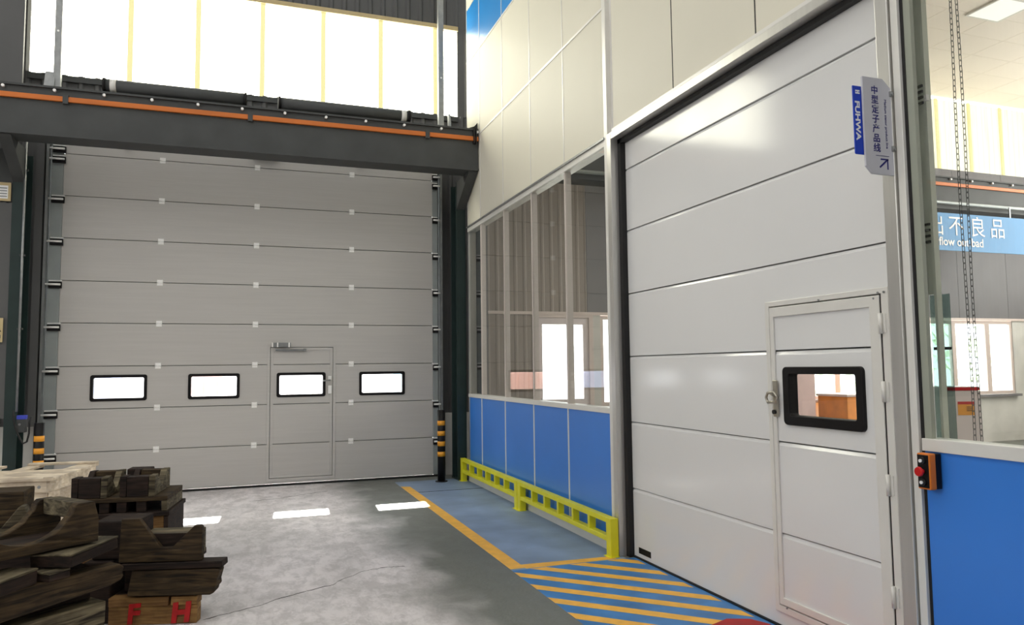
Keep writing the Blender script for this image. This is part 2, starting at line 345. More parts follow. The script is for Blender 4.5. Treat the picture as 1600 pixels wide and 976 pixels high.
for k in range(-1, 9):
    c0 = 6.42 - 0.352 * k     # y where the stripe centre meets x = 2.06, running down at 45 degrees
    w = 0.07
    pts = []
    poly = [(2.06, c0 + w), (2.06, c0 - w), (3.16, c0 - 1.1 - w), (3.16, c0 - 1.1 + w)]
    # clip against y <= 5.86
    out = []
    for i in range(4):
        a, b = poly[i], poly[(i + 1) % 4]
        ina, inb = a[1] <= 5.84, b[1] <= 5.84
        if ina: out.append(a)
        if ina != inb:
            t = (5.84 - a[1]) / (b[1] - a[1]); out.append((a[0] + t * (b[0] - a[0]), 5.84))
    if len(out) >= 3: MB().prism(out, 0.0017, 0.0026, XYZ).build('hatch_stripe', 'linepaint', fl)
def crack(pts, w):
    L_ = []; R_ = []
    fine = []
    for i in range(len(pts) - 1):
        for t in range(8):
            q = t / 8; fine.append((pts[i][0] + (pts[i + 1][0] - pts[i][0]) * q + random.uniform(-.012, .012), pts[i][1] + (pts[i + 1][1] - pts[i][1]) * q + random.uniform(-.012, .012)))
    for i, (x, y) in enumerate(fine):
        ww = w * random.uniform(0.4, 1.3) * (0.3 if i in (0, len(fine) - 1) else 1); L_.append((x, y + ww)); R_.append((x, y - ww))
    MB().prism(L_ + R_[::-1], 0.0002, 0.0008, XYZ).build('floor_crack', 'crack', fl)
crack([(-0.25, 5.50), (0.02, 5.62), (0.35, 5.85), (0.62, 5.98), (0.9, 6.28), (1.12, 6.35), (1.3, 6.30)], 0.006)
crack([(0.05, 10.15), (0.4, 10.2), (0.8, 10.45), (1.1, 10.55)], 0.006)

# gable wall behind the big door (dark hall side)
wb = MB()
wb.corr(-14, -2.56, 0.96, 5.72, YW); wb.corr(2.88, 3.33, 0.96, 5.72, YW); wb.corr(3.171, 3.33, 5.72, 7.18, YW)
wb.corr(-2.56, 2.88, 4.80, 5.72, YW); wb.corr(-14, 3.33, 7.18, 10.5, YW); wb.corr(-14, -2.83, 5.72, 7.18, YW)
wall_back = struct(wb.build('wall_back', 'clad'), 'dark grey corrugated cladding of the gable wall', 'wall')
d = MB(); d.box(-14, -2.56, YW - 0.03, YW + 0.2, 0, 0.96); d.box(2.88, 3.33, YW - 0.03, YW + 0.2, 0, 0.96)
d.build('dado', 'plaster', wall_back, bevel=0.004)
MB().box(-2.84, 3.17, YW - 0.06, YW + 0.02, 7.13, 7.2).build('strip_flashing', 'cream', wall_back)
MB().box(-2.84, 3.17, YW - 0.05, YW + 0.02, 5.62, 5.70).build('strip_sill', 'darksteel', wall_back)
# translucent daylight strip, one sheet per bay
edges = [-2.83, -2.49, -1.61, -0.73, 0.157, 1.04, 1.92, 2.80, 3.17]
wn = 1
for i in range(len(edges) - 1):
    a, b = edges[i], edges[i + 1]
    w_ = struct(MB().corr(a, b, 5.70, 7.13, YW + 0.02, 0.125, 0.012).build('window_%d' % wn, 'strip'), 'bright translucent sheet in the high daylight strip', 'window'); wn += 1
    if i: MB().box(a - 0.035, a + 0.035, YW - 0.02, YW + 0.005, 5.70, 7.13).build('sheet_overlap', 'overlap', w_)

# annex side of the gable wall
wa = MB(); wa.corr(3.37, 5.42, 2.56, 5.70, YW, 0.16, 0.008); wa.corr(3.37, 4.42, 0.96, 2.56, YW, 0.16, 0.008)
wall_annex = struct(wa.build('wall_annex', 'taupe'), 'taupe ribbed cladding behind the glass partition', 'wall')
p = MB(); x = 5.42
while x < 17:
    p.box(x + 0.004, min(x + 1.42, 17) - 0.004, YW - 0.01, YW + 0.05, 2.56, 5.70); x += 1.42
p.build('lining_panel', 'greypanel', wall_annex)
p = MB(); p.plate(3.37, 17, 0, 0.97, [(4.42, 5.52, -1, 0.97)], YW - 0.02, YW + 0.2, XZ); p.build('dado', 'plaster', wall_annex)
p = MB(); p.plate(3.37, 17, 0.97, 2.56, [(3.37, 5.52, 0, 3), (5.66, 6.9, 0, 3), (9.95, 11.5, 0, 3), (13.0, 15.45, 0, 3)], YW, YW + 0.12, XZ); p.build('pier', 'plaster', wall_annex)
MB().box(3.37, 17, YW - 0.03, YW, 2.52, 2.57).build('lintel_trim', 'winframe', wall_annex)
x = 3.37
while x < 17:
    b = min(x + 0.93, 17)
    w_ = struct(MB().corr(x, b, 5.70, 7.2, YW + 0.02, 0.155, 0.012).build('window_%d' % wn, 'annexstrip'), 'translucent sheet of the daylight strip in the annex', 'window'); wn += 1
    MB().box(b - 0.035, b + 0.035, YW - 0.02, YW + 0.005, 5.70, 7.2).build('sheet_overlap', 'overlap', w_); x = b
def casement(x0, x1, z0, z1, mull, label):
    global wn
    w_ = thing('window_%d' % wn, label, 'window', kind='structure'); wn += 1
    f = MB(); holes = []; xs = [x0] + mull + [x1]
    for i in range(len(xs) - 1): holes.append((xs[i] + 0.06, xs[i + 1] - 0.06, z0 + 0.07, z1 - 0.07))
    f.plate(x0, x1, z0, z1, holes, YW + 0.01, YW + 0.08, XZ); f.build('window_frame', 'winframe', w_, bevel=0.004)
    MB().box(x0 - 0.03, x1 + 0.03, YW - 0.12, YW + 0.0, z0 - 0.05, z0).build('window_sill', 'greypanel', w_)
    for h in holes: MB().box(h[0], h[1], YW + 0.04, YW + 0.046, h[2], h[3]).build('pane', 'pane', w_)
casement(13.0, 15.45, 0.98, 2.52, [13.76, 14.73], 'wide pale framed window seen through the right glass')
casement(9.95, 11.5, 0.98, 2.52, [10.7], 'pale framed window seen through the small wicket pane')
casement(5.66, 6.9, 0.98, 2.52, [6.3], 'pale framed window beside the glazed door in the annex')
# glazed personnel door in the annex
d3 = thing('door_3', 'pale framed glazed door seen behind the glass partition', 'door', kind='structure')
MB().plate(4.42, 5.52, 0, 2.54, [(4.5, 5.44, -1, 2.47)], YW - 0.02, YW + 0.08, XZ).build('door_frame', 'winframe', d3, bevel=0.004)
MB().plate(4.5, 5.44, 0.02, 2.47, [(4.6, 5.34, 1.12, 2.36)], YW + 0.01, YW + 0.06, XZ).build('door_leaf', 'pinkcab', d3, bevel=0.004)
MB().box(4.6, 5.34, YW + 0.03, YW + 0.036, 1.12, 2.36).build('pane', 'pane', d3)
MB().cyl((4.56, YW - 0.03, 1.0), (4.56, YW - 0.03, 1.14), 0.012).build('door_handle', 'steel', d3)

# other walls, roofs
struct(MB().box(-14.2, -14, -14, 11.6, 0, 10.5).build('wall_left', 'clad'))
struct(MB().box(-14, 17, -14.2, -14, 0, 10.5).build('wall_front', 'clad'))
struct(MB().box(-14, 3.11, -14, 11.6, 10.5, 10.7).build('ceiling_hall', 'clad'))
struct(MB().box(17, 17.2, -14, 11.6, 0, 7.4).build('wall_right_annex', 'plaster'))
struct(MB().box(3.25, 17, -3.2, -3, 0, 7.25).build('wall_front_annex', 'greypanel'))
ca = MB()
for i in range(14):
    for j in range(24):
        ca.box(3.4 + i + 0.004, min(3.4 + i + 1, 17) - 0.004, -3 + j * 0.6 + 0.003, -3 + j * 0.6 + 0.597, 7.25, 7.3)
cea = struct(ca.build('ceiling_annex', 'ceil'))
MB().box(3.4, 17, -3.2, 11.6, 7.3, 7.4).build('ceiling_backing', 'ceil', cea)
for i in range(5):     # unseen glowing roof panels added to light the hall
    x = -12.2 + i * 3.3
    struct(MB().box(x, x + 1.2, -11, 9.6, 10.46, 10.5).build('window_%d' % wn, 'roof_fill')); wn += 1  # added fill panel, only numbered along with the windows
struct(MB().box(-13.99, -13.9, -10, 9, 5.2, 7.4).build('window_%d' % wn, 'side_fill')); wn += 1  # unseen glowing panel added to brighten the hall from the left
struct(MB().box(-11, 2.4, -13.99, -13.9, 4.6, 7.6).build('window_%d' % wn, 'front_fill')); wn += 1  # unseen glowing panel added as weak fill from behind the camera
struct(MB().box(16.9, 16.99, -2, 10.5, 3.0, 6.2).build('window_%d' % wn, 'annex_fill')); wn += 1  # glowing wall panel added to brighten the annex
# annex ceiling lamps
lamp0 = None; names = ['over the white cabinet']
for i in range(4):
    for j in range(4):
        x, y = 4.6 + i * 2.1 + (0.0 if i < 3 else 0), 8.18 - j * 3.0
        if i == 3 and j == 0: continue
        if lamp0 is None:
            lamp0 = thing('ceiling_light', '', 'ceiling light', (x, y, 7.25), group='square ceiling lamps of the annex')
            MB().box(-0.33, 0.33, -0.3, 0.3, -0.02, 0.0).build('lamp_face', 'annexlamp', lamp0)
            MB().ring([(-.36, -.33), (.36, -.33), (.36, .33), (-.36, .33)], [(-.33, -.3), (.33, -.3), (.33, .3), (-.33, .3)], -0.025, 0.0, XYZ).build('lamp_frame', 'aluw', lamp0)
            l = lamp0
        else:
            l = copytree(lamp0); l.location = (x, y, 7.25)
        l['label'] = 'square ceiling lamp of the annex, glimpsed through the glass'
# move the last row so one lamp sits where the photo shows it (upper right corner)
shown = copytree(lamp0); shown.location = (11.22, 8.15, 7.25); shown['label'] = 'square lamp in the white ceiling at the top right corner, right of the chains'
if 'group' in shown: del shown['group']

# ------------------------------------------------------------------ partition wall on the right
wr = thing('wall_right', 'white and blue panelled partition wall with aluminium frames', 'wall', kind='structure')
T = 0.05
def vpanel(y0, y1, z0, z1, m, g=0.006, name='wall_panel'):
    MB().box(XB, XB + T, y0 + g, y1 - g, z0 + g, z1 - g).build(name, m, wr, bevel=0.003)
posts = [6.06, 7.03, 8.0, 9.0, 10.0, 10.64]
rows = [(3.76, 5.015, 'panel'), (5.015, 6.28, 'panel'), (6.28, 7.12, 'bluetop'), (7.12, 8.4, 'panel'), (8.4, 10.5, 'panel')]
for i in range(5):
    for z0, z1, m in rows: vpanel(posts[i], posts[i + 1], z0, z1, m)
    vpanel(posts[i], posts[i + 1], 0.09, 1.235, 'blue', name='dado_panel')
rposts = [-14, -9, -4, 0.9, 1.9, 2.9, 3.904, 4.907, 5.92]
for i in range(8):
    for z0, z1, m in ((3.78, 6.28, 'panel'), (6.28, 7.12, 'bluetop'), (7.12, 10.5, 'panel')): vpanel(rposts[i], rposts[i + 1], z0, z1, m)
vpanel(1.72, 2.775, 0.09, 1.235, 'blue', name='dado_panel')
vpanel(-14, 1.66, 0.0, 3.76, 'panel')
# backing core closes the joints
c = MB(); c.plate(-14, 10.64, 0, 10.5, [(-14, 10.64, -1, 3.78)], XB + T * 0.5, XB + 0.14, YZ)
c.box(XB + T * 0.5, XB + 0.14, 6.06, 10.64, 0, 1.235); c.box(XB + T * 0.5, XB + 0.14, 1.72, 2.78, 0, 1.235); c.box(XB + T * 0.5, XB + 0.14, -14, 1.68, 0, 3.78)
c.build('panel_core', 'aluw', wr)
# the gap between partition end and gable wall, behind the column
MB().box(3.33, 3.37, 10.5, 11.39, 0, 10.5).build('end_return', 'clad', wr)
# trims
for y in posts[1:5]:
    MB().box(XB - 0.006, XB + 0.01, y - 0.012, y + 0.012, 0.09, 1.24).build('joint_strip', 'aluw', wr)
    MB().box(XB - 0.002, XB + 0.07, y - 0.012, y + 0.012, 1.27, 3.70).build('mullion', 'mull', wr)
MB().box(XB - 0.002, XB + 0.11, 10.60, 10.64, 0, 3.72).build('mullion', 'alu', wr)
MB().box(XB - 0.012, XB + 0.11, 6.06, 10.64, 1.225, 1.275).build('glazing_sill', 'aluw', wr, bevel=0.003)
MB().box(XB - 0.012, XB + 0.11, 6.06, 10.64, 3.685, 3.76).build('glazing_head', 'aluw', wr, bevel=0.003)
MB().box(XB - 0.03, XB + 0.02, 6.06, 10.64, 3.745, 3.765).build('drip_trim', 'steel', wr)
MB().box(XB - 0.012, XB + 0.05, 6.06, 10.64, 0, 0.10).build('skirting', 'aluw', wr, bevel=0.003)
for z in (5.015, 6.28): MB().box(XB - 0.006, XB + 0.01, 6.06, 10.64, z - 0.012, z + 0.012).build('joint_strip', 'aluw', wr)
for y in posts[1:5] + [10.64]: MB().box(XB - 0.004, XB + 0.01, y - 0.007, y + 0.007, 3.77, 8.4).build('joint_strip', 'aluw', wr)
for y in rposts[4:8]: MB().box(XB - 0.001, XB + 0.004, y - 0.004, y + 0.004, 3.78, 6.2).build('joint_gap', 'black', wr)
# door opening frame
MB().box(XB - 0.03, XB + 0.075, 5.92, 6.0, 0, 3.77).build('frame_post', 'alu', wr, bevel=0.004)
MB().box(XB - 0.02, XB + 0.10, 6.0, 6.07, 0, 10.4).build('frame_post', 'aluw', wr, bevel=0.004)
MB().box(XB - 0.03, XB + 0.075, 2.90, 5.92, 3.705, 3.77).build('frame_header', 'alu', wr, bevel=0.004)
MB().box(XB - 0.018, XB + 0.02, 2.79, 5.92, 3.77, 3.80).build('frame_header', 'aluw', wr)
MB().box(XB - 0.03, XB + 0.075, 2.835, 2.915, 0, 6.2).build('frame_post', 'alu', wr, bevel=0.004)
MB().box(XB - 0.018, XB + 0.03, 2.785, 2.828, 0, 6.2).build('frame_post', 'aluw', wr, bevel=0.003)
MB().box(XB + 0.0, XB + 0.075, 2.768, 2.785, 0, 3.78).build('edge_seal', 'black', wr)
MB().box(XB + 0.004, XB + 0.028, 2.728, 2.768, 1.285, 3.70).build('inner_profile', 'olive', wr)
MB().box(XB - 0.012, XB + 0.10, 1.70, 2.775, 1.225, 1.285).build('glazing_sill', 'aluw', wr, bevel=0.003)
MB().box(XB - 0.012, XB + 0.10, 1.70, 2.775, 3.70, 3.78).build('glazing_head', 'aluw', wr, bevel=0.003)
MB().box(XB - 0.012, XB + 0.10, 1.66, 1.72, 0, 3.78).build('mullion', 'aluw', wr)
MB().box(XB - 0.012, XB + 0.05, 1.72, 2.775, 0, 0.10).build('skirting', 'aluw', wr)
# glass panes of the partition
pl = ['closest to the yellow rail end', 'second from the big white door', 'middle', 'second from the corner', 'narrow and next to the dark corner']
for i in range(5):
    w_ = thing('window_%d' % wn, 'tall glass pane of the partition, ' + pl[i], 'window', kind='structure'); wn += 1
    MB().box(XB + 0.004, XB + 0.012, posts[i] + 0.012, posts[i + 1] - 0.012, 1.275, 3.685).build('pane', 'partglass', w_)
w_ = thing('window_%d' % wn, 'big glass pane right of the white door, above the blue panel', 'window', kind='structure'); wn += 1
MB().box(XB + 0.03, XB + 0.038, 1.72, 2.775, 1.285, 3.70).build('pane', 'partglass', w_)

# ------------------------------------------------------------------ DOOR 1 : big sectional door in the gable wall
YD = 11.30
d1 = thing('door_1', 'wide grey sectional overhead door in the gable wall', 'door', kind='structure')
seams = [0.03, 0.595, 1.163, 1.733, 2.313, 2.882, 3.457, 4.03, 4.605, 4.775]
wins = [(-1.97, -1.28), (-0.765, -0.09), (0.41, 1.10), (1.59, 2.28)]
WZ0, WZ1 = 1.263, 1.616
wick = (0.31, 1.214, 0.10, 1.995)
for i in range(9):
    z0, z1 = seams[i] + 0.004, seams[i + 1] - 0.004
    holes = [wick]
    if i == 2: holes += [(a + 0.02, b - 0.02, WZ0 + 0.02, WZ1 - 0.02) for a, b in wins]
    m = MB(); m.plate(-2.36, 2.72, z0, z1, [h for h in holes if h[3] > z0 and h[2] < z1], YD, YD + 0.04, XZ)
    m.build('door_panel', 'doorA', d1, bevel=0.006)
bk = MB(); bk.plate(-2.36, 2.72, 0.03, 4.77, [(a + 0.0, b - 0.0, WZ0, WZ1) for a, b in wins], YD + 0.041, YD + 0.05, XZ); bk.build('door_backing', 'stile', d1)
MB().box(-2.505, -2.362, YD - 0.004, YD + 0.04, 0.03, 4.775).build('end_cap', 'stile', d1, bevel=0.004)
MB().box(2.722, 2.80, YD - 0.004, YD + 0.04, 0.03, 4.775).build('end_cap', 'stile', d1, bevel=0.004)
for xa, xb in ((-2.55, -2.52), (2.83, 2.86)):
    t = MB(); t.box(xa, xb, YD - 0.08, YD + 0.06, 0, 4.72); t.build('track', 'steel', d1)
MB().box(-2.53, 2.83, YD - 0.005, YD + 0.045, -0.0, 0.028).build('bottom_seal', 'black', d1)
MB().cyl((-2.5, YD + 0.01, 4.86), (2.8, YD + 0.01, 4.86), 0.03).build('spring_shaft', 'darksteel', d1)
MB().box(-2.56, 2.88, YD - 0.02, YD + 0.1, 4.775, 4.83).build('top_seal', 'darksteel', d1)
for bx, bw in ((-1.57, 0.05), (1.6, 0.05)): MB().box(bx - bw, bx + bw, YD - 0.05, YD, 4.735, 4.765).build('top_bracket', 'bright', d1, bevel=0.006)
b = MB(); b.box(0.03, 0.40, YD - 0.12, YD - 0.02, 4.775, 4.86); b.cyl((0.1, YD - 0.13, 4.81), (0.1, YD - 0.02, 4.81), 0.06); b.cyl((0.3, YD - 0.13, 4.81), (0.3, YD - 0.02, 4.81), 0.06); b.build('shaft_coupling', 'blackplastic', d1)
MB().box(0.16, 0.24, YD - 0.135, YD - 0.12, 4.80, 4.83).build('coupling_plate', 'bright', d1)
# hinges
h0 = None
for xi, x in enumerate((-1.15, 0.11, 1.47)):
    for i in range(1, 9):
        if h0 is None:
            m = MB(); m.box(-0.036, 0.036, -0.007, 0, 0.006, 0.040); m.box(-0.036, 0.036, -0.007, 0, -0.040, -0.006); m.cyl((-0.04, -0.008, 0), (0.04, -0.008, 0), 0.006, 8)
            h0 = m.build('hinge', 'bright', d1, loc=(x, YD, seams[i])); h0.data['n'] = 0
        else:
            dupe(h0, d1, loc=(x, YD, seams[i]))
# roller brackets, each with its roller
for side, xa, xb, xr in ((-1, -2.49, -2.335, -2.53), (1, 2.715, 2.80, 2.84)):
    for i in range(1, 9):
        z = seams[i]
        zz = [z - 0.06] if i < 8 else [z + 0.05, z - 0.09]
        for q in zz:
            m = MB(); m.box(xa, xb, YD - 0.035, YD - 0.004, q - 0.05, q + 0.035); b = m.build('roller_bracket', 'blackplastic', d1, bevel=0.005)
            MB().cyl((min(xa, xr) + 0.01, YD - 0.05, q), (max(xb, xr) - 0.01, YD - 0.05, q), 0.014, 10).build('roller', 'bright', b)
            MB().box(xa, xb, YD - 0.012, YD - 0.004, q + 0.045, q + 0.06).build('strap', 'bright', b)
def win_frame_xz(parent, a, b, z0, z1, y, w, proud, mname='blackplastic', pane='pane'):
    o = rrect(a, b, z0, z1, 0.03); i_ = rrect(a + w, b - w, z0 + w, z1 - w, 0.02)
    f = MB(); f.ring(o, i_, y - proud, y + 0.055, XZ); fr = f.build('window_frame', mname, parent, bevel=0.004)
    MB().box(a + w * 0.5, b - w * 0.5, y + 0.02, y + 0.025, z0 + w * 0.5, z1 - w * 0.5).build('pane', pane, fr)
    return fr
for k, (a, b_) in enumerate(wins):
    if k != 2: win_frame_xz(d1, a, b_, WZ0, WZ1, YD, 0.04, 0.012)
# wicket door leaf inside the big door
wk = MB()
zs = [wick[2], 0.595, 1.163, 1.733, wick[3]]
for i in range(4):
    hs = [(wins[2][0] + 0.02, wins[2][1] - 0.02, WZ0 + 0.02, WZ1 - 0.02)] if i == 2 else []
    wk.plate(wick[0] + 0.02, wick[1] - 0.02, zs[i] + (0.02 if i == 0 else 0.004), zs[i + 1] - (0.02 if i == 3 else 0.004), hs, YD, YD + 0.04, XZ)
wl = wk.build('wicket_leaf', 'doorA', d1, bevel=0.005)
f = MB(); f.plate(wick[0] - 0.03, wick[1] + 0.03, wick[2] - 0.03, wick[3] + 0.03, [(wick[0] + 0.008, wick[1] - 0.008, wick[2] + 0.008, wick[3] - 0.008)], YD - 0.008, YD + 0.03, XZ); f.build('wicket_frame', 'doorA', d1, bevel=0.003)
f = MB(); f.plate(wick[0] + 0.015, wick[1] - 0.015, wick[2] + 0.015, wick[3] - 0.015, [(wick[0] + 0.055, wick[1] - 0.055, wick[2] + 0.055, wick[3] - 0.055)], YD - 0.006, YD, XZ); f.build('leaf_edging', 'doorA', wl, bevel=0.002)
win_frame_xz(wl, wins[2][0], wins[2][1], WZ0, WZ1, YD, 0.04, 0.012)
m = MB(); m.box(1.135, 1.185, YD - 0.02, YD - 0.006, 1.50, 1.56); m.box(1.135, 1.185, YD - 0.02, YD - 0.006, 1.30, 1.42); m.build('lock_plate', 'bright', wl, bevel=0.003)
MB().tube([(1.16, YD - 0.02, 1.5), (1.16, YD - 0.06, 1.5), (1.06, YD - 0.06, 1.49)], 0.011).build('lever_handle', 'steel', wl)
m = MB(); m.box(0.335, 0.60, YD - 0.06, YD - 0.008, 1.985, 2.05); m.box(0.40, 0.41, YD - 0.065, YD - 0.05, 1.98, 2.055); cl = m.build('door_closer', 'steel', wl, bevel=0.006)
m = MB(); m.box(0.39, 0.82, YD - 0.04, YD - 0.025, 1.93, 1.955); m.box(0.78, 0.82, YD - 0.045, YD - 0.006, 1.925, 1.962); m.build('closer_arm', 'steel', wl)
for x in (0.345, 0.415, 0.575): MB().box(x - 0.01, x + 0.01, YD - 0.064, YD - 0.058, 1.985, 2.05).build('closer_band', 'bright', wl)

# ------------------------------------------------------------------ DOOR 2 : big white door in the partition, with its wicket
XD = 3.20
d2 = thing('door_2', 'large glossy white sectional door in the partition with wicket door', 'door', kind='structure')
sb = [0.012, 0.59, 1.163, 1.738, 2.295, 2.862, 3.42, 3.98]
wkb = (3.03, 3.985, 0.13, 2.035)
for i in range(7):
    z0, z1 = sb[i] + 0.003, sb[i + 1] - 0.003
    m = MB(); m.plate(2.86, 6.0, z0, z1 - 0.022, [wkb] if z0 < wkb[3] else [], XD, XD + 0.04, YZ)
    for ya, yb in ([(2.86, wkb[0]), (wkb[1], 6.0)] if z1 < wkb[3] else [(2.86, 6.0)]):
        m.prism([(XD, z1 - 0.022), (XD + 0.012, z1), (XD + 0.03, z1), (XD + 0.03, z1 - 0.022)], ya, yb, lambda a, b, h: (a, h, b))
    m.build('door_panel', 'doorB', d2, bevel=0.002)
m = MB(); m.plate(2.86, 6.0, 0.02, 3.98, [(3.22, 3.84, 1.30, 1.61)], XD + 0.041, XD + 0.05, YZ); m.build('door_backing', 'stile', d2)
MB().box(XD - 0.05, XD - 0.001, 5.865, 5.94, 0, 3.76).build('edge_seal', 'black', d2)
MB().box(XD - 0.05, XD - 0.001, 2.9, 5.94, 3.665, 3.70).build('top_seal', 'black', d2)
MB().box(XD - 0.012, XD + 0.045, 2.88, 5.94, 0.0, 0.012).build('bottom_seal', 'black', d2)
lp = MB().box(XD - 0.003, XD, 5.585, 5.785, 0.05, 0.10).build('label_plate', 'blackplastic', d2); lp['label'] = 'small dark plate at the foot of the white door'
f = MB(); f.plate(wkb[0] - 0.012, wkb[1] + 0.025, wkb[2] - 0.03, wkb[3] + 0.02, [(wkb[0] + 0.035, wkb[1] - 0.012, wkb[2] + 0.012, wkb[3] - 0.012)], XD - 0.014, XD + 0.035, YZ); f.build('wicket_frame', 'aluw', d2, bevel=0.003)
wk = MB(); ly0, ly1, lz0, lz1 = 3.075, 3.965, 0.15, 2.015
zs = [lz0, 0.59, 1.163, 1.738, lz1]
for i in range(4):
    hs = [(3.235, 3.825, 1.31, 1.60)] if i == 2 else []
    zt = zs[i + 1] - (0 if i == 3 else 0.026)
    wk.plate(ly0, ly1, zs[i] + (0 if i == 0 else 0.004), zt, hs, XD - 0.004, XD + 0.036, YZ)
    if i < 3: wk.prism([(XD - 0.004, zt), (XD + 0.008, zt + 0.022), (XD + 0.03, zt + 0.022), (XD + 0.03, zt)], ly0, ly1, lambda a, b, h: (a, h, b))
lb = wk.build('wicket_leaf', 'doorB', d2, bevel=0.002)
f = MB(); f.plate(ly0, ly1, lz0, lz1, [(ly0 + 0.07, ly1 - 0.035, lz0 + 0.045, lz1 - 0.06)], XD - 0.017, XD - 0.004, YZ); f.build('leaf_edging', 'aluw', lb, bevel=0.003)
MB().box(XD - 0.012, XD + 0.03, 3.055, 3.073, 0.15, 2.02).build('hinge_gap', 'black', d2)
o = rrect(3.205, 3.855, 1.275, 1.635, 0.03); i_ = rrect(3.26, 3.80, 1.335, 1.59, 0.015)
f = MB(); f.ring(o, i_, XD - 0.025, XD + 0.05, YZ); wf = f.build('window_frame', 'blackplastic', lb, bevel=0.006)
MB().box(XD + 0.025, XD + 0.03, 3.25, 3.81, 1.32, 1.60).build('pane', 'pane', lb)
for z in (1.862, 1.50, 1.013, 0.441):
    m = MB(); m.cyl((XD - 0.026, 3.062, z - 0.055), (XD - 0.026, 3.062, z + 0.055), 0.011, 12); m.box(XD - 0.019, XD - 0.014, 3.035, 3.062, z - 0.05, z + 0.05); m.build('hinge', 'aluw', d2)
m = MB(); m.box(XD - 0.03, XD - 0.017, 3.905, 3.945, 1.32, 1.55); m.build('lock_plate', 'brass', lb, bevel=0.004)
m = MB(); m.tube([(XD - 0.06, 3.955, 1.47), (XD - 0.065, 3.89, 1.475), (XD - 0.06, 3.86, 1.445), (XD - 0.06, 3.88, 1.415), (XD - 0.06, 3.955, 1.41), (XD - 0.06, 3.97, 1.44)], 0.009, closed=True); m.cyl((XD - 0.06, 3.925, 1.47), (XD - 0.02, 3.925, 1.45), 0.012); m.build('ring_handle', 'brass', lb)
MB().cyl((XD - 0.045, 3.925, 1.35), (XD - 0.03, 3.925, 1.35), 0.014).build('lock_cylinder', 'black', lb)
for z, y in ((2.028, 3.52), (2.028, 3.04), (2.028, 3.08), (2.0, 3.11), (0.14, 3.9)):
    MB().cyl((XD - 0.02, y, z), (XD - 0.012, y, z), 0.006, 8).build('rivet', 'steel', d2)

# ------------------------------------------------------------------ crane runway beams
def runway(x0, x1, label, loc_y=10.06):
    b = thing('crane_beam', label, 'beam')
    y = loc_y
    m = MB(); m.box(x0, x1, y, y + 0.30, 4.50, 5.06); m.build('girder', 'darksteel', b)
    m = MB(); m.box(x0, x1, y - 0.025, y + 0.33, 4.475, 4.50); m.build('bottom_flange', 'darksteel', b)
    m = MB(); m.box(x0, x1, y - 0.03, y + 0.33, 5.06, 5.085); m.build('top_flange', 'darksteel', b)
    m = MB(); m.box(x0, x1, y - 0.035, y - 0.002, 4.905, 4.968); m.build('conductor_rail', 'orange', b, bevel=0.006)
    m = MB(); m.box(x0, x1, y + 0.16, y + 0.23, 5.085, 5.15); m.build('crane_rail', 'darksteel', b, bevel=0.005)
    x = x0 + 0.35 if x0 > 0 else -2.75
    while x < min(x1, 3.1 if x0 < 0 else 99):
        MB().cyl((x, y - 0.042, 5.035), (x, y, 5.035), 0.018, 8).build('bolt', 'bright', b); x += 0.53
    return b
bm1 = runway(-14, 3.10, 'dark steel crane runway beam with orange rail above the grey door')
for x in (-2.1, 0.0, 2.35): MB().box(x - 0.03, x + 0.03, 10.015, 10.06, 4.88, 4.99).build('rail_clamp', 'darksteel', bm1)
m = MB(); m.box(3.02, 3.035, 10.0, 10.06, 4.86, 5.09); m.box(3.05, 3.065, 10.0, 10.06, 4.86, 5.09); m.build('end_clamp', 'black', bm1)
m = MB(); m.prism([(2.95, 5.085), (3.09, 5.085), (3.09, 5.18), (3.04, 5.12)], 10.04, 10.09, XZ); m.build('end_stop', 'black', bm1)
bm2 = runway(3.42, 16.95, 'runway beam with orange rail seen through the right glass')
MB().cyl((3.45, 9.97, 4.57), (16.9, 9.97, 4.57), 0.03).build('pipe', 'stile', bm2)
# tubes on top of the beam
def festoon(x0, x1, label, tape):
    t = thing('cable_sleeve', label, 'tube', (0, 0, 0), group='dark sleeves lying on the crane beam')
    MB().cyl((x0, 10.09, 5.182), (x1, 10.09, 5.182), 0.078, 18).build('sleeve', 'darksteel', t)
    MB().cyl((tape - 0.035, 10.09, 5.182), (tape + 0.035, 10.09, 5.182), 0.081, 18).build('tape_band', 'aluw', t)
    for q in (x0, x1): MB().cyl((q - 0.015, 10.09, 5.182), (q + 0.015, 10.09, 5.182), 0.09, 18).build('end_collar', 'blackplastic', t)
festoon(-1.70, -0.06, 'long dark sleeve on the beam with pale tape at its left end', -1.60)
festoon(0.36, 2.10, 'long dark sleeve on the beam with pale tape at its right end', 2.02)
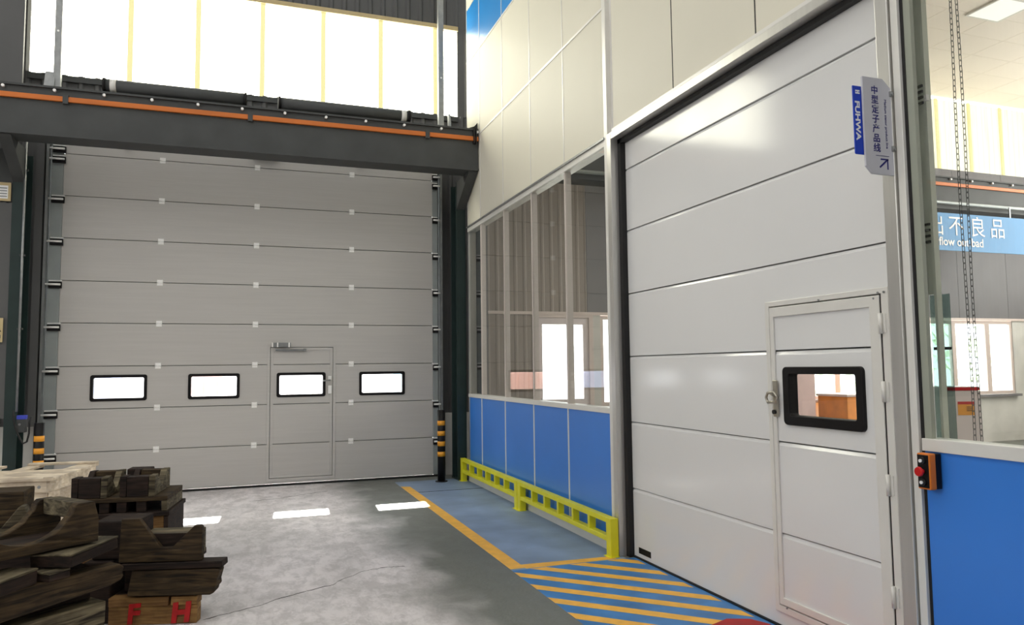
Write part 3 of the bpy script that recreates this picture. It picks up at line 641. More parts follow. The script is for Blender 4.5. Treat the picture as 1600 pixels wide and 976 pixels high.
# crane columns with corbels, uprights above
def column(x0, x1, label, ux0, ux1):
    c = thing('steel_column', label, 'column', (0, 0, 0))
    m = MB(); m.box(x0, x1, 10.75, 10.77, 0, 4.47); m.box(x0, x1, 11.05, 11.07, 0, 4.47); m.box((x0 + x1) / 2 - 0.008, (x0 + x1) / 2 + 0.008, 10.77, 11.05, 0, 4.47); m.build('column_shaft', 'greensteel', c)
    m = MB(); m.box(x0 + 0.0, x1 - 0.0, 10.72, 11.1, 0, 0.02); m.build('base_plate', 'greensteel', c)
    xm = (x0 + x1) / 2
    m = MB(); m.prism([(10.08, 4.47), (10.75, 4.47), (10.75, 4.05), (10.10, 4.45)], x0 + 0.004, x1 - 0.004, YZ); m.build('corbel', 'darksteel', c)
    u = MB(); u.box(ux0, ux1, 10.46, 10.54, 5.1, 10.5); u.build('upper_post', 'steel', c, bevel=0.004)
    f = MB(); f.prism([(10.4, 5.1), (10.4, 5.16), (10.48, 5.42), (10.54, 5.42), (10.54, 5.1)], (ux0 if xm < 0 else ux1) + (0.0 if xm < 0 else 0.02) - 0.09 * (1 if xm < 0 else -0.6), (ux0 if xm < 0 else ux1) + (0.02 if xm < 0 else 0.10), YZ); f.build('foot_gusset', 'steel', c)
    m = MB(); m.box(ux0 - 0.08, ux1 + 0.08, 10.38, 10.6, 5.085, 5.11); m.build('foot_plate', 'steel', c)
    for q in (ux0 - 0.05, ux1 + 0.05): MB().cyl((q, 10.40, 5.11), (q, 10.40, 5.17), 0.018, 8).build('anchor_bolt', 'bright', c)
    MB().cyl(((ux0 + ux1) / 2, 10.455, 5.95), ((ux0 + ux1) / 2, 10.46, 5.95), 0.014, 8).build('rivet', 'bright', c)
    return c
column(-2.80, -2.66, 'dark green steel column left of the grey door', -2.335, -2.255)
column(2.96, 3.10, 'dark green steel column in the corner by the blue wall', 2.62, 2.70)
# upper column left, beside the daylight strip
m = MB(); m.box(-3.4, -2.74, 10.75, 10.80, 5.1, 10.5); m.box(-3.4, -3.35, 10.80, 11.2, 5.1, 10.5)
tag(m.build('upper_column', 'clad'), 'dark upper column left of the daylight strip', 'column')
# left pier behind the left column: dark filler panel beside the track
MB().box(-2.66, -2.57, 11.2, 11.36, 0.96, 4.7).build('track_filler', 'clad', wall_back)
for xa, xb in ((-2.62, -2.47), (2.775, 2.93)): MB().box(xa, xb, 11.365, 11.43, 0, 4.85).build('door_jamb', 'clad', wall_back)
MB().box(-2.62, 2.93, 11.365, 11.43, 4.74, 4.85).build('door_jamb', 'clad', wall_back)

# ------------------------------------------------------------------ bollards
def bollard(x, label, first=None):
    b = thing('bollard', label, 'bollard', (x, 10.75 if x > 0 else 10.62, 0), group='black and amber bollards')
    MB().cyl((0, 0, 0), (0, 0, 1.04), 0.055, 24).build('post', 'blackplastic', b)
    for z in (0.885, 0.735, 0.585, 0.435): MB().cyl((0, 0, z - 0.068), (0, 0, z), 0.0565, 24).build('amber_band', 'amber', b)
    MB().cyl((0, 0, 0), (0, 0, 0.012), 0.09, 24).build('base_plate', 'blackplastic', b)
bollard(2.71, 'black bollard with amber bands at the right foot of the grey door')
bollard(-2.385, 'black bollard with amber bands rising behind the pale crate')

# ------------------------------------------------------------------ left column fittings
t = thing('conduit_pipe', 'thin grey conduit running down the left of the grey door', 'pipe', (-2.655, 10.70, 0))
MB().cyl((0, 0, 1.18), (0, 0, 4.72), 0.014, 10).build('pipe', 'steel', t)
for z in (3.12, 2.2, 4.2): MB().box(-0.03, 0.03, -0.005, 0.03, z - 0.012, z + 0.012).build('pipe_clip', 'darksteel', t)
t = thing('control_box', 'small grey control box with blue top on the left column', 'control box', (-2.59, 10.66, 0.93))
MB().box(-0.045, 0.055, -0.03, 0.05, 0, 0.16).build('body', 'darksteel', t, bevel=0.008)
MB().box(-0.045, 0.055, -0.034, 0.05, 0.16, 0.21).build('blue_lid', 'bluecap', t, bevel=0.006)
MB().cyl((-0.01, -0.036, 0.10), (-0.01, -0.03, 0.10), 0.014).build('button', 'steel', t)
pts = [(-2.66, 10.60, 1.2)] + [(-2.66 - 0.02 * math.sin(k * .5) + 0.012 * k, 10.60, 1.18 - 0.05 * k) for k in range(1, 8)] + [(-2.55, 10.60, 0.80), (-2.51, 10.60, 0.82), (-2.49, 10.60, 0.92), (-2.49, 10.60, 1.05), (-2.47, 10.60, 1.12)]
tag(MB().tube(pts, 0.011).build('cable', 'black'), 'black cable looping under the small control box', 'cable')
def card(loc, w, h, label, kind_):
    t = thing('wall_card', label, 'notice', loc)
    MB().box(-w / 2, w / 2, -0.01, 0, -h / 2, h / 2).build('board', 'cream', t, bevel=0.003)
    if kind_ == 'lines':
        MB().box(-w / 2 + 0.03, w / 2 - 0.03, -0.012, -0.01, -h / 2 + 0.03, h / 2 - 0.04).build('paper', 'white', t)
        for k in range(4): MB().box(-w / 2 + 0.05, w / 2 - 0.04, -0.014, -0.012, h / 2 - 0.08 - k * 0.035, h / 2 - 0.065 - k * 0.035).build('print_line', 'steel', t)
    else:
        MB().prism([(0.0, -0.02), (w / 2 - 0.015, -0.02), (w / 2 - 0.07, 0.07)], -0.013, -0.01, XZ).build('triangle_mark', 'black', t)
        MB().box(0.0, w / 2 - 0.02, -0.013, -0.01, -0.10, -0.06).build('print_line', 'greypanel', t)
    return t
card((-2.93, 10.74, 3.915), 0.24, 0.235, 'cream card with grey lines high on the dark wall, far left', 'lines')
card((-2.95, 10.74, 2.185), 0.22, 0.30, 'cream card with a black triangle lower on the dark wall, far left', 'tri')
m = MB(); m.box(-3.4, -2.80, 10.76, 10.80, 1.1, 3.78); tag(m.build('wall_cabinet_panel', 'clad'), 'dark grey panel left of the green column', 'panel')
m = MB(); m.box(-3.4, -2.80, 10.76, 10.80, 3.80, 4.47); tag(m.build('wall_cabinet_panel', 'darksteel'), 'dark upper panel behind the lined card', 'panel')

# ------------------------------------------------------------------ yellow guard rails
def guard(y0, y1, label):
    g = thing('guard_rail', label, 'guard rail', (3.02, y0, 0), group='low yellow guard rails along the blue wall')
    L_ = y1 - y0
    for y in (0.0, L_ - 0.09): MB().box(-0.03, 0.045, y, y + 0.09, 0, 0.33).build('post', 'yellow', g, bevel=0.004)
    for y in (-0.01, L_ - 0.10): MB().box(-0.05, 0.05, y, y + 0.11, 0, 0.008).build('foot_plate', 'yellow', g)
    MB().box(-0.025, 0.04, 0.09, L_ - 0.09, 0.285, 0.33).build('top_bar', 'yellow', g, bevel=0.003)
    MB().box(-0.025, 0.04, 0.09, L_ - 0.09, 0.125, 0.17).build('bottom_bar', 'yellow', g, bevel=0.003)
    n = 6
    for k in range(1, n):
        y = 0.09 + (L_ - 0.18) * k / n
        MB().box(-0.025, 0.04, y - 0.02, y + 0.02, 0.17, 0.285).build('baluster', 'yellow', g)
guard(5.90, 8.27, 'near section of the yellow guard rail, ending at the white door')
guard(8.29, 10.72, 'far section of the yellow guard rail, ending at the corner column')

# ------------------------------------------------------------------ hanging sign on the door post
sg = thing('hanging_sign', 'pale sign with blue tag and arrow projecting from the door post', 'sign', (0, 2.85, 0))
pan = MB().prism([(2.900, 3.095), (3.03, 3.095), (3.088, 3.045), (3.088, 2.597), (2.938, 2.597), (2.900, 2.635)], -0.012, 0.0, XZ).build('sign_board', 'signgrey', sg, bevel=0.002)
tg = MB().prism([(2.850, 3.045), (2.912, 3.045), (2.912, 2.695), (2.856, 2.695), (2.850, 2.70)], 0.002, 0.008, XZ).build('blue_tag', 'signblue', sg)
for i, ch in enumerate('中型定子产品线'):
    text(ch, 0.047, 'navy', sg, frame_mtx((2.975, -0.0125, 3.013 - i * 0.0495), (1, 0, 0), (0, 0, 1)), bold=0.0006)
text('FUHWA', 0.040, 'white', tg, frame_mtx((2.8605, 0.0015, 2.868), (0, 0, -1), (1, 0, 0)), bold=0.0012, sx=1.4)
m = MB(); m.box(2.865, 2.892, 0.0005, 0.002, 3.005, 3.024); m.build('logo_mark', 'white', tg)
m = MB(); m.box(2.865, 2.876, 0.0000, 0.0006, 3.012, 3.016); m.box(2.881, 2.892, 0.0000, 0.0006, 3.012, 3.016); m.build('logo_gap', 'signblue', tg)
text('Medium stator product line', 0.020, 'navy', sg, frame_mtx((3.035, -0.0125, 2.86), (0, 0, -1), (1, 0, 0)), sx=1.15)
MB().box(2.965, 3.05, -0.0135, -0.012, 2.692, 2.694).build('divider_line', 'navy', sg)
m = MB(); m.box(2.995, 3.045, -0.0135, -0.012, 2.672, 2.679); m.box(3.036, 3.043, -0.0135, -0.012, 2.625, 2.679)
m.prism([(2.985, 2.637), (2.990, 2.630), (3.041, 2.672), (3.036, 2.679)], -0.0135, -0.012, XZ); m.build('arrow', 'navy', sg)
for z in (3.02, 2.735):
    m = MB(); m.box(3.070, 3.092, -0.02, 0.012, z - 0.014, z + 0.014); m.cyl((3.08, -0.026, z), (3.08, -0.012, z), 0.009, 10); m.build('clip', 'steel', sg, bevel=0.002)

# ------------------------------------------------------------------ push button station on the blue panel
pb = thing('push_button_station', 'orange and black push button station with red mushroom on blue panel', 'control station', (XB - 0.006, 2.71, 1.055))
MB().box(-0.035, 0.0, -0.034, 0.034, 0, 0.165).build('back_box', 'blackplastic', pb, bevel=0.004)
MB().box(-0.075, -0.035, -0.036, 0.036, -0.002, 0.167).build('cover', 'ctlorange', pb, bevel=0.006)
MB().box(-0.079, -0.075, -0.030, 0.030, 0.006, 0.160).build('face_plate', 'blackplastic', pb, bevel=0.002)
for z in (0.133, 0.032):
    r = MB().cyl((-0.090, 0, z), (-0.079, 0, z), 0.017, 20).build('button_bezel', 'black', pb)
    MB().cyl((-0.096, 0, z), (-0.090, 0, z), 0.008, 16).build('button', 'white', r)
m = MB(); m.cyl((-0.100, 0, 0.083), (-0.079, 0, 0.083), 0.012, 20); m.cyl((-0.112, 0, 0.083), (-0.100, 0, 0.083), 0.021, 24, 0.024); m.build('mushroom_button', 'red', pb, bevel=0.003)
# red mat edge on the floor
tag(MB().prism([(2.55, 3.2), (3.14, 3.2), (3.14, 4.02), (3.09, 4.14), (2.95, 4.20), (2.75, 4.12), (2.6, 4.0)], 0.003, 0.015, XYZ).build('floor_mat', 'redmat'), 'red mat on the floor at the foot of the white door', 'mat')

# ------------------------------------------------------------------ annex contents seen through glass
bn = thing('banner_sign', 'blue hanging banner with white lettering behind the right glass', 'sign', (0, 9.9, 0))
MB().box(10.9, 14.6, 0, 0.03, 3.675, 4.36).build('banner', 'bannerblue', bn)
for ch, x in (('出', 11.66), ('不', 12.15), ('良', 12.68), ('品', 13.19)):
    text(ch, 0.40, 'white', bn, frame_mtx((x, -0.006, 3.985), (1, 0, 0), (0, 0, 1)), bold=0.0)
text('flow out bad', 0.215, 'white', bn, frame_mtx((12.26, -0.006, 3.765), (1, 0, 0), (0, 0, 1)), bold=0.003, sx=1.0)
for x in (11.5, 13.55): MB().box(x - 0.015, x + 0.015, 0.0, 0.02, 4.36, 4.56).build('hanger', 'steel', bn)
cb = thing('cabinet', 'white electrical cabinet with red top edge behind the right glass', 'cabinet', (9.74, 8.05, 0), rotz=math.radians(-24))
MB().box(-0.55, 0.28, 0, 0.45, 0, 1.30).build('body', 'whitecab', cb, bevel=0.006)
MB().box(-0.16, 0.29, -0.02, 0.0, 0.05, 1.24).build('door', 'pinkcab', cb, bevel=0.005)
MB().box(-0.16, 0.29, -0.022, 0.0, 1.245, 1.29).build('red_strip', 'red', cb)
wlb = MB().box(-0.03, 0.20, -0.024, -0.021, 0.89, 1.07).build('warning_label', 'amber', cb)
MB().box(-0.03, 0.20, -0.026, -0.0245, 1.045, 1.085).build('label_header', 'red', cb)
for k in range(3): MB().box(0.09, 0.18, -0.026, -0.0245, 0.95 + k * 0.025, 0.96 + k * 0.025).build('print_line', 'blackplastic', cb)
# hand chain: a long loop of links
def chain():
    m = MB(); pitch = 0.030
    for (y, ph) in ((2.775, 0), (2.737, 1)):
        n = int((4.6 - 0.9) / pitch)
        for k in range(n):
            z = 4.6 - k * pitch; sway = 0.004 * math.sin(z * 3 + ph * 2)
            pts = []
            for q in range(12):
                t = 2 * PI * q / 12; a = 0.0085 * math.cos(t); b = 0.0098 * math.sin(t) + (0.0085 if math.sin(t) > 0 else -0.0085)
                if (k + ph) % 2: pts.append((3.45 + a, y + sway, z + b))
                else: pts.append((3.45 + a * 0.3, y + sway + a, z + b))
            m.tube(pts, 0.0017, 5, closed=True)
    # bottom bend
    for k in range(6):
        t = PI * k / 5; yc = 2.756 + 0.019 * math.cos(t); zc = 0.9 - 0.019 * math.sin(t)
        m.tube([(3.45 + 0.006 * math.cos(2 * PI * q / 8), yc, zc + 0.010 * math.sin(2 * PI * q / 8)) for q in range(8)], 0.0022, 5, closed=True)
    m.box(3.42, 3.48, 2.70, 2.81, 4.58, 4.66)
    return tag(m.build('hand_chain', 'darksteel'), 'dark hanging chain loop behind the right glass pane', 'chain')
chain()
tr = thing('door_track', 'grey green upright door track standing just behind the right glass', 'track', (3.30, 0, 0))
m = MB(); m.box(0, 0.05, 2.915, 2.99, 0, 5.2); m.build('track_profile', 'trackpaint', tr, bevel=0.003)
m = MB(); m.box(-0.02, 0.0, 2.89, 2.905, 0, 5.2); m.build('track_lip', 'darksteel', tr)
m = MB(); m.box(0.0, 0.03, 2.82, 2.885, 2.0, 5.2); m.build('guide_rail', 'trackpaint', tr, bevel=0.003)
m = MB(); m.box(-0.005, 0.03, 2.815, 2.83, 0, 5.2); m.build('guide_edge', 'trackpaint', tr)
for z in (3.0, 3.03, 3.06, 3.09, 2.30, 2.33, 2.36, 2.27): MB().box(-0.012, 0.0, 2.832, 2.862, z - 0.006, z + 0.006).build('slot', 'black', tr)
MB().box(-0.02, 0.0, 2.80, 2.815, 3.0, 3.03).build('bracket', 'bright', tr)
sp = thing('glass_screen', 'narrow tinted glass screen beside the track behind the right glass', 'screen', (3.36, 0, 0))
MB().box(0, 0.006, 2.80, 2.915, 0, 2.0).build('tinted_pane', 'tintglass', sp)
MB().box(-0.006, 0.012, 2.855, 2.867, 0, 1.72).build('support_bar', 'darksteel', sp)
MB().box(-0.006, 0.012, 2.81, 2.90, 1.715, 1.73).build('cross_bar', 'darksteel', sp)
# behind the wicket pane of the white door
t = thing('storage_box', 'orange box glimpsed through the wicket pane of the white door', 'box', (10.3, 10.2, 0))
MB().box(-0.55, 1.2, 0, 0.7, 0, 1.08).build('body', 'cardboard', t, bevel=0.01)
MB().box(-0.57, 1.22, -0.02, 0.72, 1.08, 1.12).build('lid', 'winframe', t, bevel=0.005)
t = thing('locker', 'grey locker glimpsed at the left of the wicket pane', 'locker', (8.1, 10.3, 0))
MB().box(-0.4, 0.55, 0, 0.6, 0, 2.1).build('body', 'greypanel', t, bevel=0.006)
MB().box(-0.38, 0.53, -0.02, 0, 0.05, 2.05).build('door', 'greypanel', t, bevel=0.005)
MB().box(-0.32, -0.22, -0.04, -0.02, 1.35, 1.37).build('handle', 'bright', t)
m = MB(); m.box(8.95, 9.35, 10.5, 10.8, 0, 4.4); tag(m.build('inner_column', 'pinkwall', bevel=0.01), 'pinkish column glimpsed through the wicket pane', 'column')

# ------------------------------------------------------------------ outside
struct(MB().box(-30, 40, 11.75, 60, -0.3, -0.02).build('ground', 'yard'))
ew = thing('outside_wall', 'pale building outside seen through the small door windows', 'building')
MB().box(-30, 40, 27, 28, -0.02, 5.0).build('facade', 'extwall', ew)
t = thing('parked_container', 'faded red container seen through the second door window', 'container', (-1.3, 20.5, 0))
MB().box(-0.75, 0.75, 0, 2, 0, 1.52).build('body', 'extred', t, bevel=0.03); m = MB()
for k in range(5): m.box(-0.7 + k * 0.33, -0.62 + k * 0.33, -0.04, 0, 0.1, 1.45)
m.build('rib', 'extred', t)
t = thing('tarpaulin_heap', 'faded blue covered heap seen through the leftmost door window', 'heap', (-3.3, 19.5, 0))
MB().prism([(-0.85, 0), (0.75, 0), (0.35, 1.55), (-0.55, 1.6), (-0.8, 0.8)], 0, 1.4, XZ).build('cover', 'extblue', t, bevel=0.08)
t = thing('outside_board', 'pale blue board seen through the rightmost door window', 'board', (3.72, 19, 0))
MB().box(-0.17, 0.17, 0, 0.08, 0.2, 1.75).build('board', 'boardblue', t, bevel=0.01); MB().box(-0.03, 0.03, 0.08, 0.12, 0, 1.7).build('stake', 'steel', t)
random.seed(3)
m = MB()
for k in range(900):
    c = Vector((random.uniform(13, 30), random.uniform(17, 22), random.uniform(0.2, 4.2)))
    a = Vector((random.uniform(-1, 1), random.uniform(-1, 1), random.uniform(-1, 1))).normalized() * 0.28; b = a.orthogonal().normalized() * 0.13
    vs = [m.bm.verts.new(c + q) for q in (a, b, -a, -b)]; m.bm.faces.new(vs)
tag(m.build('hedge', 'leaf'), 'pale green hedge outside the annex windows', 'hedge', kind='stuff')

# ------------------------------------------------------------------ pale wooden crate
CR = math.radians(-10)
cr = thing('wooden_crate', 'pale new wooden crate behind the dark cradles', 'crate', (-1.645, 7.75, 0), CR)
# local: corner (front right) at origin, extends to -x and +y
MB().plate(-1.5, -0.04, 0.06, 0.62, [], 0.03, 0.055, XZ).build('front_board', 'lightwood', cr, bevel=0.003)
MB().box(-0.065, -0.03, 0.056, 1.06, 0.06, 0.62).build('side_board', 'lightwood', cr, bevel=0.003)
MB().box(-1.5, -0.04, 1.05, 1.08, 0.06, 0.62).build('back_board', 'lightwood', cr, bevel=0.003)
MB().box(-1.5, -1.47, 0.06, 1.05, 0.06, 0.62).build('side_board', 'lightwood', cr, bevel=0.003)
MB().box(-1.5, -0.02, 0.005, 0.03, 0.585, 0.685).build('front_batten', 'lightwood', cr, bevel=0.003)
MB().box(-0.03, 0.0, 0.0, 1.08, 0.585, 0.685).build('side_batten', 'lightwood', cr, bevel=0.003)
for y0, y1, xa in ((-0.02, 0.16, -1.5), (0.165, 0.34, -1.5), (0.345, 0.52, -1.5), (0.525, 0.66, -1.5)):
    MB().box(xa, 0.02, y0, y1, 0.688, 0.712).build('lid_board', 'lightwood', cr, bevel=0.003)
for k, (xa, xb) in enumerate(((-0.16, 0.02), (-0.62, -0.50), (-1.5, -0.85))): MB().box(xa, xb, 0.66, 1.10, 0.688, 0.712).build('lid_board', 'lightwood', cr, bevel=0.003)
MB().box(-0.62, 0.02, 1.0, 1.10, 0.714, 0.735).build('lid_batten', 'lightwood', cr, bevel=0.003)
MB().box(-0.05, 0.02, -0.02, 0.02, 0.712, 0.722).build('corner_block', 'lightwood', cr)
for x in (-0.09, -1.2): MB().cyl((x, 0.0, 0.635), (x, 0.006, 0.635), 0.014, 10).build('nail_plate', 'steel', cr)
for x in (-1.4, -0.75, -0.12): MB().box(x, x + 0.1, 0.02, 1.05, 0, 0.06).build('skid', 'lightwood', cr)

# ------------------------------------------------------------------ stacks of dark wooden cradles
def rough(mb, amt=0.004):
    for v in mb.bm.verts: v.co += Vector((random.uniform(-amt, amt), random.uniform(-amt, amt), random.uniform(-amt, amt) * 0.4))
    return mb
def block(name, label, cat, base, rot, m, mt, group=None, bevel=0.008):
    o = rough(m).build(name, mt, None, bevel=bevel, loc=base, rotz=rot); return tag(o, label, cat, group)
# --- right stack
RR = math.radians(-15); RB = Vector((-0.301, 5.429, 0))
t = thing('wooden_box', 'yellowed wooden box with red painted letters under the right cradle stack', 'box', RB, RR)
rough(MB().box(-0.55, 0.012, 0.012, 0.10, 0.0, 0.12), 0.003).build('lower_board', 'boxwood', t, bevel=0.005)
rough(MB().box(-0.55, -0.17, 0.004, 0.10, 0.122, 0.178), 0.003).build('upper_board', 'boxwood', t, bevel=0.005)
rough(MB().box(-0.155, 0.012, 0.004, 0.10, 0.122, 0.178), 0.003).build('upper_board', 'boxwood', t, bevel=0.005)
rough(MB().box(-0.55, -0.10, 0.105, 0.42, 0.0, 0.178), 0.003).build('rear_body', 'wood2', t, bevel=0.005)
text('F', 0.17, 'redpaint', t, frame_mtx((-0.39, 0.002, 0.02), (1, 0, 0.06), (0.08, 0, 1)), bold=0.006, extrude=0.006)
text('H', 0.17, 'redpaint', t, frame_mtx((-0.09, 0.002, 0.02), (1, 0, 0.06), (0.1, 0, 1)), bold=0.008, extrude=0.006)
m = MB(); m.prism([(-0.43, 0.19), (0.10, 0.185), (0.125, 0.2), (0.128, 0.225), (0.142, 0.24), (0.14, 0.27), (0.15, 0.30), (0.155, 0.335), (0.15, 0.352), (-0.40, 0.352)], -0.01, 0.10, XZ)
block('wooden_beam', 'thick split-ended dark beam lying on the red-lettered box', 'beam', RB, RR, m, 'wood')
m = MB(); m.box(-0.5, -0.08, 0.13, 0.42, 0.182, 0.352)
block('wooden_beam', 'dark beam hidden behind the thick split-ended beam', 'beam', RB, RR, m, 'wood2')
m = MB(); m.box(-0.47, 0.175, -0.015, 0.11, 0.358, 0.40)
block('wooden_plank', 'dark plank between the thick split beam and the notched cradle', 'plank', RB, RR, m, 'wood2', bevel=0.005)
m = MB(); m.box(-0.47, -0.06, 0.13, 0.42, 0.358, 0.40)
block('wooden_plank', 'short dark plank tucked under the back of the notched cradle', 'plank', RB, RR, m, 'wood2', bevel=0.005)
prof = [(-0.49, 0.405), (0.038, 0.405), (0.042, 0.50), (0.036, 0.622), (0.022, 0.632), (-0.012, 0.632), (-0.150, 0.494), (-0.225, 0.494), (-0.365, 0.684), (-0.48, 0.684)]
v1 = thing('notched_cradle', 'dark V-notched wooden cradle on top of the right stack', 'wooden cradle', RB, RR)
m = MB(); m.prism(prof, 0.0, 0.05, XZ); rough(m, 0.003).build('front_plate', 'wood', v1, bevel=0.004)
m = MB(); m.prism([(-0.49, 0.405), (-0.02, 0.405), (-0.02, 0.575), (-0.33, 0.575), (-0.37, 0.67), (-0.48, 0.67)], 0.052, 0.065, XZ); rough(m, 0.001).build('inner_board', 'wood2', v1, bevel=0.002)
m = MB(); m.box(-0.37, -0.02, 0.068, 0.27, 0.405, 0.572); rough(m, 0.003).build('rear_block', 'wood3', v1, bevel=0.006)
m = MB(); m.box(-0.48, -0.375, 0.068, 0.27, 0.405, 0.675); rough(m, 0.003).build('left_arm', 'wood2', v1, bevel=0.006)
# a dark block left of the cradle
m = MB(); m.box(-0.70, -0.50, 0.10, 0.40, 0.405, 0.655)
block('wooden_block', 'dark square block left of the V-notched cradle', 'wood block', RB, RR, m, 'wood2')
m = MB(); m.box(-0.74, -0.56, 0.06, 0.42, 0.0, 0.40)
block('wooden_block', 'low dark block filling the gap between the two near stacks', 'wood block', RB, RR, m, 'wood2')

# --- left stack (turned the other way)
LR = math.radians(39); LB = Vector((-0.697, 5.112, 0))
m = MB(); m.prism([(-1.1, 0.30), (-0.05, 0.385), (0.0, 0.40), (0.022, 0.425), (0.012, 0.45), (0.024, 0.475), (0.0, 0.498), (-1.1, 0.498)], 0.0, 0.12, XZ)
block('wooden_beam', 'long weathered beam along the front of the left stack', 'beam', LB, LR, m, 'wood')
m = MB(); m.box(-1.1, -0.10, 0.14, 0.40, 0.30, 0.498)
block('wooden_beam', 'dark beam lying behind the long weathered beam', 'beam', LB, LR, m, 'wood2')
t = thing('wooden_box', 'plain dark wooden box under the left stack', 'box', LB, LR)
rough(MB().box(-1.1, -0.07, 0.03, 0.40, 0.17, 0.296), 0.003).build('upper_board', 'wood3', t, bevel=0.005)
rough(MB().box(-1.1, -0.07, 0.03, 0.40, 0.0, 0.165), 0.003).build('lower_board', 'wood3', t, bevel=0.005)
def lit_top_plank(label, base, rot, x0, x1, y1, z0, z1, cat='plank', name='wooden_plank'):
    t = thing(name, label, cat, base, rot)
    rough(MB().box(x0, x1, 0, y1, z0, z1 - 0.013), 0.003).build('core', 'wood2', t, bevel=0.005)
    rough(MB().box(x0 - 0.002, x1 + 0.002, -0.002, y1, z1 - 0.012, z1), 0.002).build('top_board', 'wood3', t, bevel=0.003)  # pale board over dark core: lit top and shaded front put into colour
lit_top_plank('plank with lit top coloured in at the bottom left photo edge below the round-cut cradle', (-1.183, 4.58, 0), math.radians(64), -0.35, 0.265, 0.18, 0.502, 0.582)
lit_top_plank('small flat offcut, lit top coloured in, between the lower plank and the beam end', (-1.008, 4.80, 0), math.radians(51), 0.0, 0.13, 0.13, 0.502, 0.552, 'wood block', 'wooden_block')
lit_top_plank('thick plank with lit top coloured in jutting out to the right under the round-cut cradle', (-0.909, 4.842, 0), math.radians(68.5), 0.0, 0.46, 0.24, 0.562, 0.636)
uc = thing('round_cut_cradle', 'large dark cradle with a round cut on top of the left stack', 'wooden cradle', LB + Vector((-0.0144, 0.0655, -0.012)), LR)
def arcpts(cx, cz, r, a0, a1, n=14): return [(cx + r * math.cos(math.radians(a0 + (a1 - a0) * k / n)), cz + r * math.sin(math.radians(a0 + (a1 - a0) * k / n))) for k in range(n + 1)]
ar = arcpts(-0.53, 0.985, 0.27, -22, -158)
prof = [(-0.90, 0.66), (-0.135, 0.66), (-0.14, 0.80), (-0.165, 0.90), (-0.26, 0.90)] + ar + [(-0.80, 0.90), (-0.90, 0.90)]
m = MB(); m.prism(prof, 0.0, 0.06, XZ); rough(m, 0.003).build('front_plate', 'wood', uc, bevel=0.006)
m = MB(); m.prism([(a, b if b < 0.7 else b - 0.01) for a, b in prof], 0.42, 0.48, XZ); rough(m).build('rear_plate', 'wood', uc, bevel=0.006)
m = MB(); m.box(-0.245, -0.15, 0.061, 0.419, 0.80, 0.895); rough(m, 0.003).build('right_rail', 'wood3', uc, bevel=0.006)
m = MB(); m.box(-0.88, -0.80, 0.061, 0.419, 0.80, 0.89); rough(m, 0.003).build('left_rail', 'wood3', uc, bevel=0.006)
m = MB(); m.box(-0.88, -0.15, 0.061, 0.419, 0.66, 0.69); rough(m, 0.003).build('base_board', 'wood2', uc, bevel=0.006)
# pieces at the left photo edge
m = MB(); m.prism([(-1.70, 0.625), (-1.51, 0.625), (-1.442, 0.672), (-1.345, 0.812), (-1.314, 0.812), (-1.242, 0.625), (-1.242, 0.572), (-1.70, 0.572)], 5.54, 5.64, XZ)
tag(rough(m).build('curved_cheek', 'wood3', None, bevel=0.006), 'curved cheek of a dark cradle rising below the brown block, far left', 'wooden cradle')
m = MB(); m.box(-1.80, -1.35, 5.68, 5.94, 0.572, 0.888)
tag(rough(m).build('wooden_block', 'wood', None, bevel=0.008), 'tall brown block at the left photo edge in front of the crate', 'wood block')
m = MB(); m.box(-1.80, -1.22, 5.52, 5.96, 0, 0.565)
tag(rough(m).build('wooden_block', 'wood2', None, bevel=0.008), 'dark pile base under the curved cheek at the left photo edge', 'wood block')

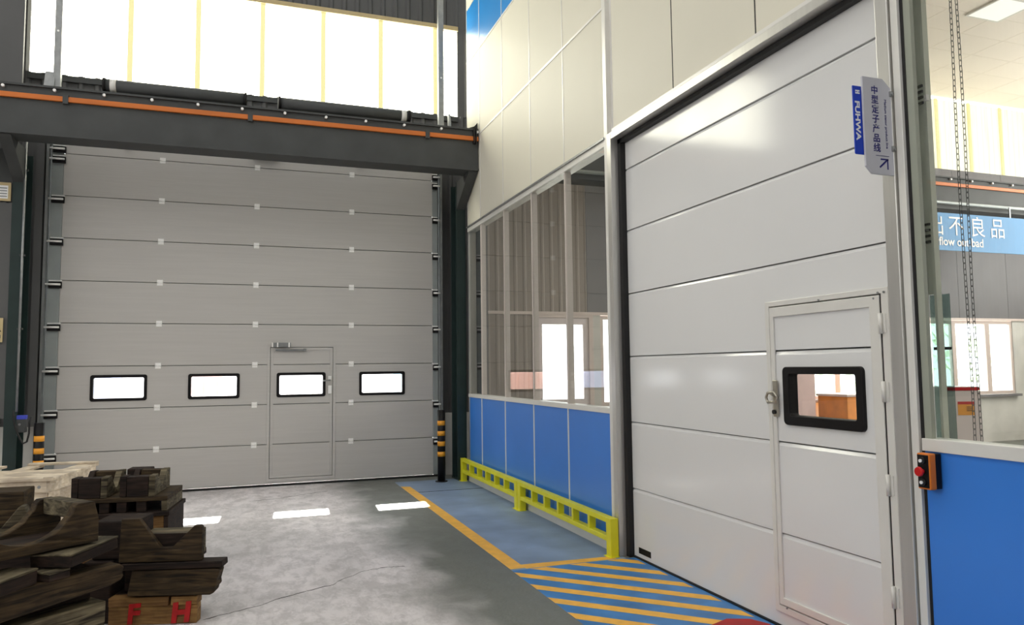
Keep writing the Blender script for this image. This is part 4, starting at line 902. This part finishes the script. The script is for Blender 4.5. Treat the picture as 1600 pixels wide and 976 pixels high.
# --- middle stack behind
MR = math.radians(-7); MBASE = Vector((-0.562, 6.361, 0))
t = thing('wooden_pallet', 'low dark pallet slab carrying four small cradles', 'pallet', MBASE, MR)
rough(MB().box(-0.67, 0.0, 0.0, 0.56, 0.665, 0.70), 0.003).build('deck', 'wood', t, bevel=0.005)
rough(MB().box(-0.04, 0.0, 0.0, 0.56, 0.585, 0.664), 0.002).build('side_rail', 'wood3', t, bevel=0.005)
for xa in (-0.67, -0.48, -0.36, -0.22): rough(MB().box(xa, xa + 0.07, 0.01, 0.55, 0.585, 0.664), 0.002).build('bearer', 'wood2', t, bevel=0.004)
t = thing('wooden_box', 'old reddish wooden box under the low dark pallet slab', 'box', MBASE, MR)
rough(MB().box(-0.70, 0.02, -0.01, 0.60, 0.55, 0.582), 0.003).build('top_board', 'wood2', t, bevel=0.004)
rough(MB().box(-0.66, -0.02, 0.01, 0.58, 0.0, 0.548), 0.003).build('body', 'boxwood', t, bevel=0.005)
rough(MB().box(-0.02, 0.01, 0.0, 0.58, 0.30, 0.548), 0.002).build('side_board', 'wood2', t, bevel=0.005)
rough(MB().box(-0.02, 0.01, 0.0, 0.58, 0.0, 0.295), 0.002).build('side_board', 'wood2', t, bevel=0.005)
rough(MB().box(-0.28, -0.14, -0.004, 0.01, 0.36, 0.54), 0.002).build('front_cleat', 'lightwood', t, bevel=0.004)
c0 = None
for (x, y, lab) in ((-0.67, 0.0, 'small V-notched cradle on the pallet slab, front left beside the crate'), (-0.335, 0.0, 'small V-notched cradle on the pallet slab, front right'),):
    if c0 is None:
        c0 = thing('small_cradle', lab, 'wooden cradle', MBASE + Vector((0, 0, 0.702)), MR, 'small cradles on the pallet slab')
        V = [(0.0, 0.0), (0.50, 0.0), (0.50, 0.155), (0.40, 0.16), (0.27, 0.05), (0.22, 0.05), (0.12, 0.155), (0.0, 0.155)]
        m = MB(); m.prism(V, 0.20, 0.245, YZ); rough(m, 0.003).build('side_plate', 'wood3', c0, bevel=0.004)
        m = MB(); m.prism(V, 0.0, 0.045, YZ); rough(m, 0.003).build('side_plate', 'wood2', c0, bevel=0.004)
        m = MB(); m.box(0.046, 0.199, 0.0, 0.11, 0.0, 0.15); rough(m, 0.003).build('front_block', 'wood2', c0, bevel=0.004)
        m = MB(); m.box(0.046, 0.199, 0.40, 0.5, 0.0, 0.152); rough(m, 0.003).build('rear_block', 'wood', c0, bevel=0.004)
        c = c0
    else:
        c = copytree(c0); c['label'] = lab
    off = Matrix.Rotation(MR, 3, 'Z') @ Vector((x, y, 0)); c.location = MBASE + off + Vector((0, 0, 0.702))
m = MB(); m.box(-0.45, -0.27, 0.62, 0.78, 0.0, 0.84)
block('wooden_block', 'dark block standing behind the small cradles', 'wood block', MBASE, MR, m, 'wood2')
